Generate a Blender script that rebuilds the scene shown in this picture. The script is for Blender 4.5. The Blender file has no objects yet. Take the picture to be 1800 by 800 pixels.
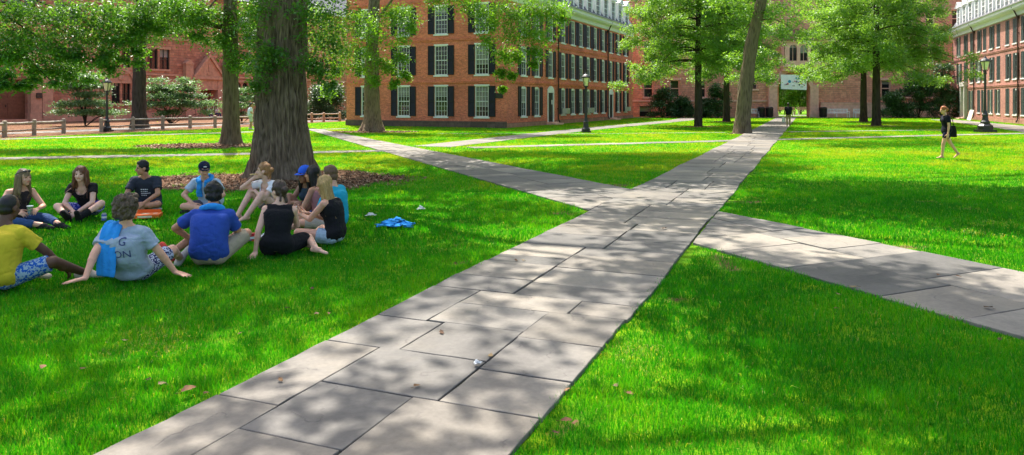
import bpy, math, random
import numpy as np
from mathutils import Vector, Matrix
from mathutils.bvhtree import BVHTree

scene = bpy.context.scene
COL = scene.collection
RNG = np.random.default_rng(7)
random.seed(7)
PI = math.pi
F, CAMZ, HOR = 1300.0, 1.8, 178.0          # focal length in photo pixels, eye height, horizon row


def G(px, py):
    """ground point seen at a photo pixel"""
    Y = F * CAMZ / (py - HOR)
    return ((px - 900) * Y / F, Y)


def at(px, py, Y):
    """point at depth Y seen at a photo pixel"""
    return Vector(((px - 900) * Y / F, Y, CAMZ + (HOR - py) * Y / F))


# ---------------------------------------------------------------- noise
def _h3(i, j, k, seed):
    n = (i * 73856093) ^ (j * 19349663) ^ (k * 83492791) ^ (seed * 2654435)
    n = (n ^ (n >> 13)) * 1274126177
    n = n & 0x7fffffff
    n = (n ^ (n >> 16)) & 0xffff
    return n / 65535.0


def vn3(P, seed=1):
    P = np.asarray(P, float)
    I = np.floor(P).astype(np.int64)
    f = P - I
    f = f * f * (3 - 2 * f)
    out = 0
    for a in (0, 1):
        for b in (0, 1):
            for c in (0, 1):
                w = (f[:, 0] if a else 1 - f[:, 0]) * (f[:, 1] if b else 1 - f[:, 1]) * (f[:, 2] if c else 1 - f[:, 2])
                out = out + w * _h3(I[:, 0] + a, I[:, 1] + b, I[:, 2] + c, seed)
    return out


def fbm(P, seed=1, oct=3):
    s = 0; a = .5; t = 0
    P = np.asarray(P, float)
    for o in range(oct):
        s = s + a * vn3(P, seed + o * 17); t += a
        P = P * 2.03; a *= .5
    return s / t


def vn2(x, y, seed=1, oct=2):
    return fbm(np.stack([x, y, np.full_like(x, .37)], 1), seed, oct)


# ---------------------------------------------------------------- linking
def link(name, data, parent=None, loc=(0, 0, 0), rz=0.0, **props):
    o = bpy.data.objects.new(name, data)
    COL.objects.link(o)
    o.parent = parent
    o.location = loc
    if rz:
        o.rotation_euler = (0, 0, rz)
    for k, v in props.items():
        o[k] = v
    return o


def thing(name, label, cat, loc=(0, 0, 0), rz=0.0, group=None):
    o = link(name, None, None, loc, rz, label=label, category=cat)
    o.empty_display_size = .2
    if group:
        o['group'] = group
    return o


def tag(o, label, cat, group=None):
    o['label'] = label; o['category'] = cat
    if group:
        o['group'] = group
    return o


def dup(o, parent=None, loc=None, rz=None, label=None):
    c = o.copy(); COL.objects.link(c); c.parent = parent
    if loc is not None: c.location = loc
    if rz is not None: c.rotation_euler = (0, 0, rz)
    if label: c['label'] = label
    for ch in list(o.children):
        dup(ch, c)
    return c


def mesh_np(name, V, Fa, mats=(), smooth=False, midx=None, attrs=None):
    """mesh from numpy arrays, all faces with the same corner count"""
    V = np.asarray(V, np.float32); Fa = np.asarray(Fa, np.int32)
    me = bpy.data.meshes.new(name)
    n, k = Fa.shape
    me.vertices.add(len(V)); me.vertices.foreach_set('co', V.ravel())
    me.loops.add(n * k); me.loops.foreach_set('vertex_index', Fa.ravel())
    me.polygons.add(n)
    me.polygons.foreach_set('loop_start', np.arange(0, n * k, k, dtype=np.int32))
    if midx is not None:
        me.polygons.foreach_set('material_index', np.asarray(midx, np.int32))
    if smooth:
        me.polygons.foreach_set('use_smooth', np.ones(n, bool))
    for m in mats:
        me.materials.append(m)
    for an, av in (attrs or {}).items():
        a = me.attributes.new(an, 'FLOAT', 'POINT')
        a.data.foreach_set('value', np.asarray(av, np.float32))
    me.update(calc_edges=True)
    return me


class MB:
    """collects shapes into one mesh"""
    def __init__(s):
        s.v = []; s.f = []; s.m = []; s.t = []

    def add(s, vs, fs, mat=0, M=None, tint=0.0):
        b = len(s.v)
        for p in vs:
            s.v.append(tuple(M @ Vector(p)) if M is not None else tuple(p))
        s.t += [tint] * len(vs)
        for f in fs:
            s.f.append([b + i for i in f]); s.m.append(mat)

    def box(s, x0, x1, y0, y1, z0, z1, mat=0, M=None):
        s.add([(x0, y0, z0), (x1, y0, z0), (x1, y1, z0), (x0, y1, z0), (x0, y0, z1), (x1, y0, z1), (x1, y1, z1), (x0, y1, z1)],
              [(0, 3, 2, 1), (4, 5, 6, 7), (0, 1, 5, 4), (1, 2, 6, 5), (2, 3, 7, 6), (3, 0, 4, 7)], mat, M)

    def prism(s, poly, y0, y1, mat=0, M=None):
        """polygon in x,z extruded along y"""
        n = len(poly)
        vs = [(x, y0, z) for x, z in poly] + [(x, y1, z) for x, z in poly]
        fs = [list(range(n)), list(range(2 * n - 1, n - 1, -1))]
        fs += [(i, n + i, n + (i + 1) % n, (i + 1) % n) for i in range(n)]
        s.add(vs, fs, mat, M)

    def plate(s, poly, z0, z1, mat=0, M=None, tint=0.0):
        """polygon in x,y extruded along z (counter-clockwise)"""
        n = len(poly)
        vs = [(x, y, z0) for x, y in poly] + [(x, y, z1) for x, y in poly]
        fs = [list(range(n - 1, -1, -1)), list(range(n, 2 * n))]
        fs += [(i, (i + 1) % n, n + (i + 1) % n, n + i) for i in range(n)]
        s.add(vs, fs, mat, M, tint)

    def lathe(s, prof, n=16, c=(0, 0), mat=0, M=None):
        """profile of (r, z) turned about the vertical axis"""
        vs = []; fs = []
        for r, z in prof:
            for i in range(n):
                a = 2 * PI * i / n
                vs.append((c[0] + r * math.cos(a), c[1] + r * math.sin(a), z))
        for j in range(len(prof) - 1):
            for i in range(n):
                k = (i + 1) % n
                fs.append((j * n + i, j * n + k, (j + 1) * n + k, (j + 1) * n + i))
        fs.append(list(range(n - 1, -1, -1)))
        b = (len(prof) - 1) * n
        fs.append(list(range(b, b + n)))
        s.add(vs, fs, mat, M)

    def tube(s, pts, rad, n=8, mat=0, M=None, rough=0.0):
        pts = [Vector(p) for p in pts]
        if not hasattr(rad, '__len__'):
            rad = [rad] * len(pts)
        vs = []; fs = []
        up = None
        for j, p in enumerate(pts):
            d = (pts[min(j + 1, len(pts) - 1)] - pts[max(j - 1, 0)]).normalized()
            if up is None:
                up = Vector((1, 0, 0)) if abs(d.x) < .8 else Vector((0, 1, 0))
            a = (up - d * up.dot(d)).normalized(); up = a
            b = d.cross(a)
            for i in range(n):
                t = 2 * PI * i / n
                r = rad[j] * (1 + rough * (random.random() - .5))
                vs.append(p + a * (r * math.cos(t)) + b * (r * math.sin(t)))
        for j in range(len(pts) - 1):
            for i in range(n):
                k = (i + 1) % n
                fs.append((j * n + i, j * n + k, (j + 1) * n + k, (j + 1) * n + i))
        fs.append(list(range(n - 1, -1, -1)))
        b = (len(pts) - 1) * n
        fs.append(list(range(b, b + n)))
        s.add(vs, fs, mat, M)

    def ell(s, c, r, R=None, n=14, mat=0):
        """ellipsoid; R = 3x3 axes matrix"""
        m = max(6, n // 2 + 1)
        vs = [(0, 0, -1)]; fs = []
        for j in range(1, m):
            ph = -PI / 2 + PI * j / m
            for i in range(n):
                a = 2 * PI * i / n
                vs.append((math.cos(ph) * math.cos(a), math.cos(ph) * math.sin(a), math.sin(ph)))
        vs.append((0, 0, 1))
        for i in range(n):
            fs.append((0, 1 + (i + 1) % n, 1 + i))
        for j in range(m - 2):
            for i in range(n):
                k = (i + 1) % n
                fs.append((1 + j * n + i, 1 + j * n + k, 1 + (j + 1) * n + k, 1 + (j + 1) * n + i))
        t = len(vs) - 1; b = 1 + (m - 2) * n
        for i in range(n):
            fs.append((b + i, b + (i + 1) % n, t))
        c = Vector(c)
        out = []
        for x, y, z in vs:
            p = Vector((x * r[0], y * r[1], z * r[2]))
            if R is not None: p = R @ p
            out.append(c + p)
        s.add(out, fs, mat)

    def cone(s, p0, r0, p1, r1, n=12, flat0=False, flat1=False, mat=0, sq=None):
        """round cone between two points; sq=(axis vector, factor) squashes its section"""
        p0 = Vector(p0); p1 = Vector(p1)
        d = p1 - p0; L = d.length
        if L < 1e-6: return
        d /= L
        a = Vector((1, 0, 0)) if abs(d.x) < .8 else Vector((0, 1, 0))
        if sq is not None:
            a = Vector(sq[0])
        a = (a - d * a.dot(d)).normalized(); b = d.cross(a)
        rings = []
        if flat0: rings.append((0, r0))
        else:
            for k in range(1, 5):
                t = PI / 2 * k / 4
                rings.append((-r0 * math.cos(t), r0 * math.sin(t)))
        if flat1: rings.append((L, r1))
        else:
            for k in range(0, 4):
                t = PI / 2 * k / 4
                rings.append((L + r1 * math.sin(t), r1 * math.cos(t)))
        fa = sq[1] if sq is not None else 1
        vs = []; fs = []
        for h, r in rings:
            for i in range(n):
                t = 2 * PI * i / n
                vs.append(p0 + d * h + a * (r * fa * math.cos(t)) + b * (r * math.sin(t)))
        m = len(rings)
        for j in range(m - 1):
            for i in range(n):
                k = (i + 1) % n
                fs.append((j * n + i, j * n + k, (j + 1) * n + k, (j + 1) * n + i))
        fs.append(list(range(n - 1, -1, -1)))
        fs.append(list(range((m - 1) * n, m * n)))
        s.add(vs, fs, mat)

    def loft(s, secs, n=22, sub=4):
        """smooth closed tube through elliptic sections (centre, right vector, forward vector, rx, ry)"""
        k = len(secs)
        P = np.array([[*c, *a, *b, rx, ry] for c, a, b, rx, ry in secs], float)
        out = []
        for i in range(k - 1):
            p0, p1, p2, p3 = P[max(i - 1, 0)], P[i], P[i + 1], P[min(i + 2, k - 1)]
            for j in range(sub):
                t = j / sub
                out.append(.5 * (2 * p1 + (p2 - p0) * t + (2 * p0 - 5 * p1 + 4 * p2 - p3) * t * t + (3 * p1 - p0 - 3 * p2 + p3) * t ** 3))
        out.append(P[-1])
        vs = []; fs = []
        for q in out:
            for i in range(n):
                t = 2 * PI * i / n
                c, s_ = math.cos(t), math.sin(t)
                e = .88                                   # slightly squared section
                c = math.copysign(abs(c) ** e, c); s_ = math.copysign(abs(s_) ** e, s_)
                vs.append(tuple(q[:3] + q[3:6] * (max(q[9], .004) * c) + q[6:9] * (max(q[10], .004) * s_)))
        m = len(out)
        for j in range(m - 1):
            for i in range(n):
                l = (i + 1) % n
                fs.append((j * n + i, j * n + l, (j + 1) * n + l, (j + 1) * n + i))
        fs.append(list(range(n - 1, -1, -1))); fs.append(list(range((m - 1) * n, m * n)))
        s.add(vs, fs)

    def mesh(s, name, mats, smooth=False, tint=False):
        me = bpy.data.meshes.new(name)
        me.from_pydata(s.v, [], s.f)
        mats = mats if isinstance(mats, (list, tuple)) else [mats]
        for m in mats: me.materials.append(m)
        me.polygons.foreach_set('material_index', s.m)
        if smooth:
            me.polygons.foreach_set('use_smooth', [True] * len(s.f))
        if tint:
            a = me.attributes.new('tint', 'FLOAT', 'POINT'); a.data.foreach_set('value', s.t)
        me.update()
        return me

    def build(s, name, mats, parent=None, loc=(0, 0, 0), rz=0.0, smooth=False, tint=False, **props):
        return link(name, s.mesh(name, mats, smooth, tint), parent, loc, rz, **props)


# ---------------------------------------------------------------- materials
class NT:
    def __init__(s, name):
        s.m = bpy.data.materials.new(name); s.m.use_nodes = True
        s.t = s.m.node_tree; s.t.nodes.clear()
        s.out = s.t.nodes.new('ShaderNodeOutputMaterial')

    def n(s, typ, ins=None, **kw):
        nd = s.t.nodes.new('ShaderNode' + typ)
        for k, v in kw.items(): setattr(nd, k, v)
        for k, v in (ins or {}).items():
            if isinstance(v, bpy.types.NodeSocket): s.t.links.new(v, nd.inputs[k])
            else:
                if hasattr(v, '__len__') and len(v) == 3 and nd.inputs[k].type == 'RGBA': v = (*v, 1)
                nd.inputs[k].default_value = v
        return nd

    def coord(s, kind='Object', scale=None):
        o = s.n('TexCoord').outputs[kind]
        if scale is not None:
            o = s.n('Mapping', {'Vector': o, 'Scale': scale}).outputs[0]
        return o

    def noise(s, scale=5, detail=4, rough=.55, vec=None, dist=0):
        d = {'Scale': scale, 'Detail': detail, 'Roughness': rough, 'Distortion': dist}
        d['Vector'] = vec if vec is not None else s.coord()
        return s.n('TexNoise', d).outputs['Fac']

    def ramp(s, fac, stops):
        r = s.n('ValToRGB', {'Fac': fac})
        e = r.color_ramp.elements
        while len(e) < len(stops): e.new(.5)
        for i, (p, c) in enumerate(stops):
            e[i].position = p
            e[i].color = (*c, 1) if hasattr(c, '__len__') else (c, c, c, 1)
        return r.outputs['Color']

    def mix(s, fac, a, b, typ='MIX'):
        nd = s.n('Mix', data_type='RGBA', blend_type=typ)
        for i, v in ((0, fac), (6, a), (7, b)):
            if isinstance(v, bpy.types.NodeSocket): s.t.links.new(v, nd.inputs[i])
            else:
                if hasattr(v, '__len__') and len(v) == 3: v = (*v, 1)
                nd.inputs[i].default_value = v
        return nd.outputs[2]

    def math(s, op, a, b=0.0):
        nd = s.n('Math', operation=op)
        for i, v in ((0, a), (1, b)):
            if isinstance(v, bpy.types.NodeSocket): s.t.links.new(v, nd.inputs[i])
            else: nd.inputs[i].default_value = v
        return nd.outputs[0]

    def bump(s, h, strength=.3, dist=.01):
        return s.n('Bump', {'Height': h, 'Strength': strength, 'Distance': dist}).outputs[0]

    def attr(s, name, out='Fac'):
        return s.n('Attribute', attribute_name=name).outputs[out]

    def bsdf(s, color, rough=.6, normal=None, spec=.3, **kw):
        d = {'Base Color': color, 'Roughness': rough, 'Specular IOR Level': spec}
        if normal is not None: d['Normal'] = normal
        for k, v in kw.items(): d[k.replace('_', ' ')] = v
        return s.n('BsdfPrincipled', d).outputs[0]

    def fin(s, sh):
        s.t.links.new(sh, s.out.inputs[0]); return s.m


def m_plain(name, c, rough=.6, var=.25, scale=6, spec=.3, bump=.15):
    q = NT(name); n = q.noise(scale, 5)
    col = q.ramp(n, [(.25, tuple(x * (1 - var) for x in c)), (.75, tuple(min(1, x * (1 + var)) for x in c))])
    return q.fin(q.bsdf(col, rough, q.bump(q.noise(scale * 8, 3), bump, .004), spec))


def m_fabric(name, c, wr=.5):
    q = NT(name)
    n = q.noise(9, 3)
    col = q.ramp(n, [(.2, tuple(x * .86 for x in c)), (.8, tuple(min(1, x * 1.1) for x in c))])
    h = q.math('ADD', q.math('MULTIPLY', q.noise(14, 2, dist=.8), 1.0), q.math('MULTIPLY', q.noise(220, 2), .06))
    return q.fin(q.bsdf(col, .85, q.bump(h, wr, .02), .15, Sheen_Weight=.02))


def m_pattern(name, c1, c2, scale=30):
    q = NT(name)
    v = q.n('TexVoronoi', {'Vector': q.coord(), 'Scale': scale}).outputs['Color']
    f = q.n('SeparateColor', {'Color': v}).outputs[0]
    col = q.ramp(f, [(.48, c1), (.52, c2)])
    return q.fin(q.bsdf(col, .85, q.bump(q.noise(14, 2), .4, .02), .15))


def m_skin(name, c):
    q = NT(name)
    col = q.ramp(q.noise(18, 3), [(.3, tuple(x * .9 for x in c)), (.7, tuple(min(1, x * 1.08) for x in c))])
    return q.fin(q.bsdf(col, .5, None, .35, Subsurface_Weight=.12, Subsurface_Radius=(.02, .008, .004), Subsurface_Scale=.4))


def m_hair(name, c, c2=None):
    q = NT(name)
    c2 = c2 or tuple(x * .45 for x in c)
    n = q.noise(1, 3, .7, q.coord('Object', (160, 160, 14)))
    col = q.ramp(n, [(.35, c2), (.65, c)])
    return q.fin(q.bsdf(col, .45, q.bump(n, .7, .006), .4))


def m_brick(name='brick', c1=(.84, .215, .125), c2=(.58, .125, .08), mo=(.55, .31, .24)):
    q = NT(name)
    x = q.n('SeparateXYZ', {'Vector': q.coord()})
    u = q.math('ADD', x.outputs[0], x.outputs[1])
    v = q.n('CombineXYZ', {'X': u, 'Y': x.outputs[2]}).outputs[0]
    b = q.n('TexBrick', {'Vector': v, 'Scale': 1.0, 'Color1': c1, 'Color2': c2,
                         'Mortar': mo, 'Mortar Size': .009, 'Mortar Smooth': .3, 'Bias': -.1,
                         'Brick Width': .22, 'Row Height': .076})
    big = q.noise(.5, 5, .6, v)
    col = q.mix(.5, b.outputs[0], q.ramp(big, [(.3, (.55, .5, .5)), (.7, (1.35, 1.3, 1.25))]), 'MULTIPLY')
    fine = q.noise(9, 3, .6, v)
    col = q.mix(.55, col, q.ramp(fine, [(.3, (.6, .6, .62)), (.7, (1.35, 1.3, 1.25))]), 'MULTIPLY')
    h = q.math('ADD', q.math('MULTIPLY', b.outputs[1], -1.0), q.math('MULTIPLY', fine, .4))
    return q.fin(q.bsdf(col, .85, q.bump(h, .5, .012), .2))


def m_stone(name, c1, c2, w=.55, h=.27, mortar=(.2, .14, .11)):
    q = NT(name)
    x = q.n('SeparateXYZ', {'Vector': q.coord()})
    u = q.math('ADD', x.outputs[0], x.outputs[1])
    v = q.n('CombineXYZ', {'X': u, 'Y': x.outputs[2]}).outputs[0]
    b = q.n('TexBrick', {'Vector': v, 'Scale': 1.0, 'Color1': c1, 'Color2': c2, 'Mortar': mortar, 'Mortar Size': .012,
                         'Mortar Smooth': .4, 'Bias': 0.0, 'Brick Width': w, 'Row Height': h}, offset=.37, squash=.7, squash_frequency=3)
    n = q.noise(2.2, 6, .65, v)
    col = q.mix(.7, b.outputs[0], q.ramp(n, [(.3, (.6, .58, .58)), (.7, (1.35, 1.3, 1.3))]), 'MULTIPLY')
    hh = q.math('ADD', q.math('MULTIPLY', b.outputs[1], -.8), q.noise(7, 5, .7, v))
    return q.fin(q.bsdf(col, .9, q.bump(hh, .8, .04), .15))


def m_glass():
    q = NT('window_glass')
    r = q.n('ObjectInfo').outputs['Random']
    z = q.n('SeparateXYZ', {'Vector': q.coord('Generated')}).outputs[2]
    blind = q.math('GREATER_THAN', z, q.math('ADD', .25, q.math('MULTIPLY', r, 1.1)))
    slat = q.math('SINE', q.math('MULTIPLY', z, 140.0))
    bc = q.ramp(slat, [(.0, (.19, .19, .18)), (1., (.30, .30, .28))])
    col = q.mix(blind, (.018, .02, .022), bc)
    return q.fin(q.bsdf(col, .08, q.bump(q.noise(1.2, 2), .12, .02), .6))


def m_bark(name, c1, c2, sx=9, strength=.9):
    q = NT(name)
    vec = q.coord('Object', (sx, sx, sx * .16))
    n1 = q.n('TexVoronoi', {'Vector': q.n('Mapping', {'Vector': vec}).outputs[0], 'Scale': 1.3, 'Randomness': 1}, feature='F1').outputs['Distance']
    n2 = q.noise(1.4, 6, .65, vec, .8)
    h = q.math('ADD', q.math('MULTIPLY', n1, .7), n2)
    col = q.ramp(h, [(.35, c2), (.95, c1)])
    moss = q.noise(1.3, 4)
    col = q.mix(q.ramp(moss, [(.5, 0.), (.75, .5)]), col, tuple(x * 1.15 for x in c1))
    return q.fin(q.bsdf(col, .95, q.bump(h, strength, .05), .1))


def m_leaf(name, dark, light, trans, tw=.4):
    q = NT(name)
    t = q.attr('tint')
    col = q.ramp(t, [(0., dark), (.55, tuple((a + b) / 2 for a, b in zip(dark, light))), (1., light)])
    tc = q.mix(t, trans, tuple(x * .8 for x in trans))
    p = q.bsdf(col, .42, None, .45)
    tr = q.n('BsdfTranslucent', {'Color': tc}).outputs[0]
    return q.fin(q.n('MixShader', {0: tw, 1: p, 2: tr}).outputs[0])


M = {}
M['brick'] = m_brick()
M['pale_brick'] = m_brick('pale_brick', (.44, .20, .16), (.32, .14, .115), (.38, .28, .25))
M['brownstone'] = m_stone('brownstone', (.52, .215, .135), (.36, .14, .09))
M['brownstone_trim'] = m_plain('brownstone_trim', (.50, .235, .155), .85, .25, 3)
M['redstone'] = m_stone('redstone', (.72, .345, .24), (.58, .26, .18), .5, .24, (.3, .2, .16))
M['redstone_trim'] = m_plain('redstone_trim', (.72, .42, .33), .85, .2, 3)
M['plinth'] = m_stone('plinth_stone', (.17, .12, .10), (.12, .09, .075), .9, .3, (.09, .07, .06))
M['rose_plinth'] = m_stone('rose_plinth', (.44, .23, .17), (.36, .19, .14), .9, .3, (.2, .13, .1))
M['white'] = m_plain('white_paint', (.78, .78, .76), .45, .05, 3)
M['cream'] = m_plain('cream_paint', (.70, .66, .55), .5, .06, 3)
M['black_shutter'] = m_plain('black_shutter', (.014, .014, .016), .5, .3, 8)
M['green_shutter'] = m_plain('green_shutter', (.045, .065, .058), .5, .3, 8)
M['iron'] = m_plain('black_iron', (.012, .012, .013), .4, .3, 12, .5)
M['pipe'] = m_plain('brown_pipe', (.06, .03, .025), .5, .3, 8)
M['glass'] = m_glass()
M['slate'] = m_stone('slate_roof', (.16, .17, .19), (.10, .11, .13), .3, .18, (.06, .06, .07))
M['tile_roof'] = m_stone('tile_roof', (.30, .13, .10), (.22, .095, .075), .25, .2, (.12, .06, .05))
M['door_black'] = m_plain('door_black', (.02, .022, .026), .4, .3, 6)
M['door_brown'] = m_plain('door_brown', (.16, .055, .03), .5, .3, 6)
M['wood'] = m_plain('weathered_wood', (.33, .25, .19), .85, .35, 7)
M['pale_wood'] = m_plain('pale_wood', (.40, .35, .29), .75, .25, 7)
M['bark'] = m_bark('bark_elm', (.25, .185, .125), (.022, .015, .010), 14, 1.0)
M['bark_dark'] = m_bark('bark_dark', (.065, .052, .042), (.018, .014, .011))
M['bark_mid'] = m_bark('bark_mid', (.165, .125, .082), (.04, .029, .02))
M['leaf'] = m_leaf('leaf_elm', (.016, .090, .014), (.13, .31, .026), (.32, .62, .02), .42)
M['leaf_oak'] = m_leaf('leaf_oak', (.020, .092, .030), (.18, .33, .060), (.34, .62, .035), .44)
M['leaf_shade'] = m_leaf('leaf_shade', (.010, .062, .016), (.105, .25, .045), (.26, .56, .03), .36)
M['leaf_pale'] = m_leaf('leaf_pale', (.035, .10, .038), (.14, .24, .09), (.25, .45, .12), .3)
M['leaf_dark'] = m_leaf('leaf_dark', (.018, .060, .020), (.07, .15, .05), (.07, .17, .03), .22)
M['lamp_glass'] = m_plain('lamp_glass', (.72, .62, .42), .25, .1, 6, .5)
M['metal'] = m_plain('grey_metal', (.30, .31, .32), .4, .2, 9, .5)
M['concrete'] = m_plain('concrete', (.45, .42, .38), .85, .15, 3)
# ================================================================ people
def remesh(mb, vox, smooth=2, fac=.5, name='m'):
    me = mb.mesh('tmp', [])
    o = bpy.data.objects.new('tmp', me); COL.objects.link(o)
    r = o.modifiers.new('r', 'REMESH'); r.mode = 'VOXEL'; r.voxel_size = vox; r.use_smooth_shade = True
    if smooth:
        s = o.modifiers.new('s', 'SMOOTH'); s.iterations = smooth; s.factor = fac
    dg = bpy.context.evaluated_depsgraph_get()
    out = bpy.data.meshes.new_from_object(o.evaluated_get(dg))
    bpy.data.objects.remove(o); bpy.data.meshes.remove(me)
    out.name = name
    return out


def co_of(me):
    a = np.empty(len(me.vertices) * 3, np.float32); me.vertices.foreach_get('co', a); return a.reshape(-1, 3)


def displace(me, amp, freq, seed=1, oct=2, stretch=(1, 1, 1)):
    P = co_of(me)
    n = np.empty(len(me.vertices) * 3, np.float32); me.vertex_normals.foreach_get('vector', n); n = n.reshape(-1, 3)
    d = (fbm(P * freq * np.array(stretch), seed, oct) - .5) * 2 * amp
    me.vertices.foreach_set('co', (P + n * d[:, None]).astype(np.float32).ravel()); me.update()


def crease(me, amp, freq, seed=1, width=.07, stretch=(1, 1, 1)):
    P = co_of(me)
    n = np.empty(len(me.vertices) * 3, np.float32); me.vertex_normals.foreach_get('vector', n); n = n.reshape(-1, 3)
    Q = P * freq * np.array(stretch)
    Q = Q + (fbm(P * 5, seed + 9, 2) - .5)[:, None] * 1.2
    v = fbm(Q, seed, 2) - .5
    msk = np.clip((vn3(P * 4.5, seed + 31) - .25) * 2.2, 0, 1)
    d = -amp * np.exp(-np.abs(v) / width) * msk + amp * .35 * np.exp(-np.abs(v - width * 1.6) / width) * msk
    me.vertices.foreach_set('co', (P + n * d[:, None]).astype(np.float32).ravel()); me.update()


def cut(me, test):
    """remove the faces whose centre passes the test"""
    import bmesh
    bm = bmesh.new(); bm.from_mesh(me)
    fs = [f for f in bm.faces if test(f.calc_center_median())]
    bmesh.ops.delete(bm, geom=fs, context='FACES')
    bm.to_mesh(me); bm.free(); me.update()


def ik(a, t, l1, l2, hint):
    a = Vector(a); t = Vector(t); d = t - a; D = d.length
    mx = (l1 + l2) * .995
    if D > mx:
        t = a + d * (mx / D); d = t - a; D = mx
    D = max(D, abs(l1 - l2) + .02)
    d.normalize()
    x = (l1 * l1 - l2 * l2 + D * D) / (2 * D)
    h = math.sqrt(max(0, l1 * l1 - x * x))
    hv = Vector(hint); hv = hv - d * hv.dot(d)
    if hv.length < 1e-4: hv = Vector((0, 0, 1)) - d * d.z
    return a + d * x + hv.normalized() * h, t


SK = {}
def skin(k):
    cols = {'fair': (.68, .36, .24), 'pale': (.74, .44, .32), 'tan': (.52, .25, .145), 'brown': (.30, .15, .09), 'dark': (.115, .055, .033)}
    if k not in SK: SK[k] = m_skin('skin_' + k, cols[k])
    return SK[k]
FB = {}
def fabric(c):
    k = tuple(c)
    if k not in FB: FB[k] = m_fabric('fabric_%02d' % len(FB), k)
    return FB[k]
HB = {}
def hairm(c):
    k = tuple(c)
    if k not in HB: HB[k] = m_hair('hair_%02d' % len(HB), k)
    return HB[k]
M_EYE = m_plain('eye_dark', (.03, .02, .018), .3, .1)
M_LIP = {}
PEOPLE_GROUP = 'people sitting in a circle on the lawn'


def hand(mb, w, f, n, curl, spread, side, s):
    """palm and five fingers; w wrist, f finger direction, n palm normal (the way the palm faces)"""
    f = Vector(f).normalized(); n = Vector(n); n = (n - f * n.dot(f)).normalized()
    l = f.cross(n) * side                      # towards the thumb
    k = 1.04 * s
    base = [.027, .009, -.010, -.028]
    ln = [(.043, .026, .021), (.047, .030, .022), (.044, .027, .021), (.034, .021, .019)]
    for i in range(4):
        kn = w + f * (.088 - .006 * abs(i - 1)) * k + l * base[i] * k
        mb.cone(w + l * base[i] * .5 * k, .0165 * k, kn, .0125 * k, 8)
        ang = .18; p = kn
        sp = (1.4 - i) * spread
        for j in range(3):
            ang += curl
            d = (f + l * sp) .normalized() * math.cos(ang - .18) + n * math.sin(ang - .18)
            q = p + d * ln[i][j] * k
            mb.cone(p, (.0098 - .0009 * j) * k, q, (.0092 - .0011 * j) * k, 8); p = q
    p = w + l * .022 * k + f * .02 * k
    for j, L in enumerate((.045, .034, .027)):
        d = (l * (.75 - .25 * j) + f * (.7 + .1 * j) + n * (.25 + .2 * j * max(.3, curl))).normalized()
        q = p + d * L * k
        mb.cone(p, (.0135 - .0015 * j) * k, q, (.0118 - .0014 * j) * k, 8); p = q


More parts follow.
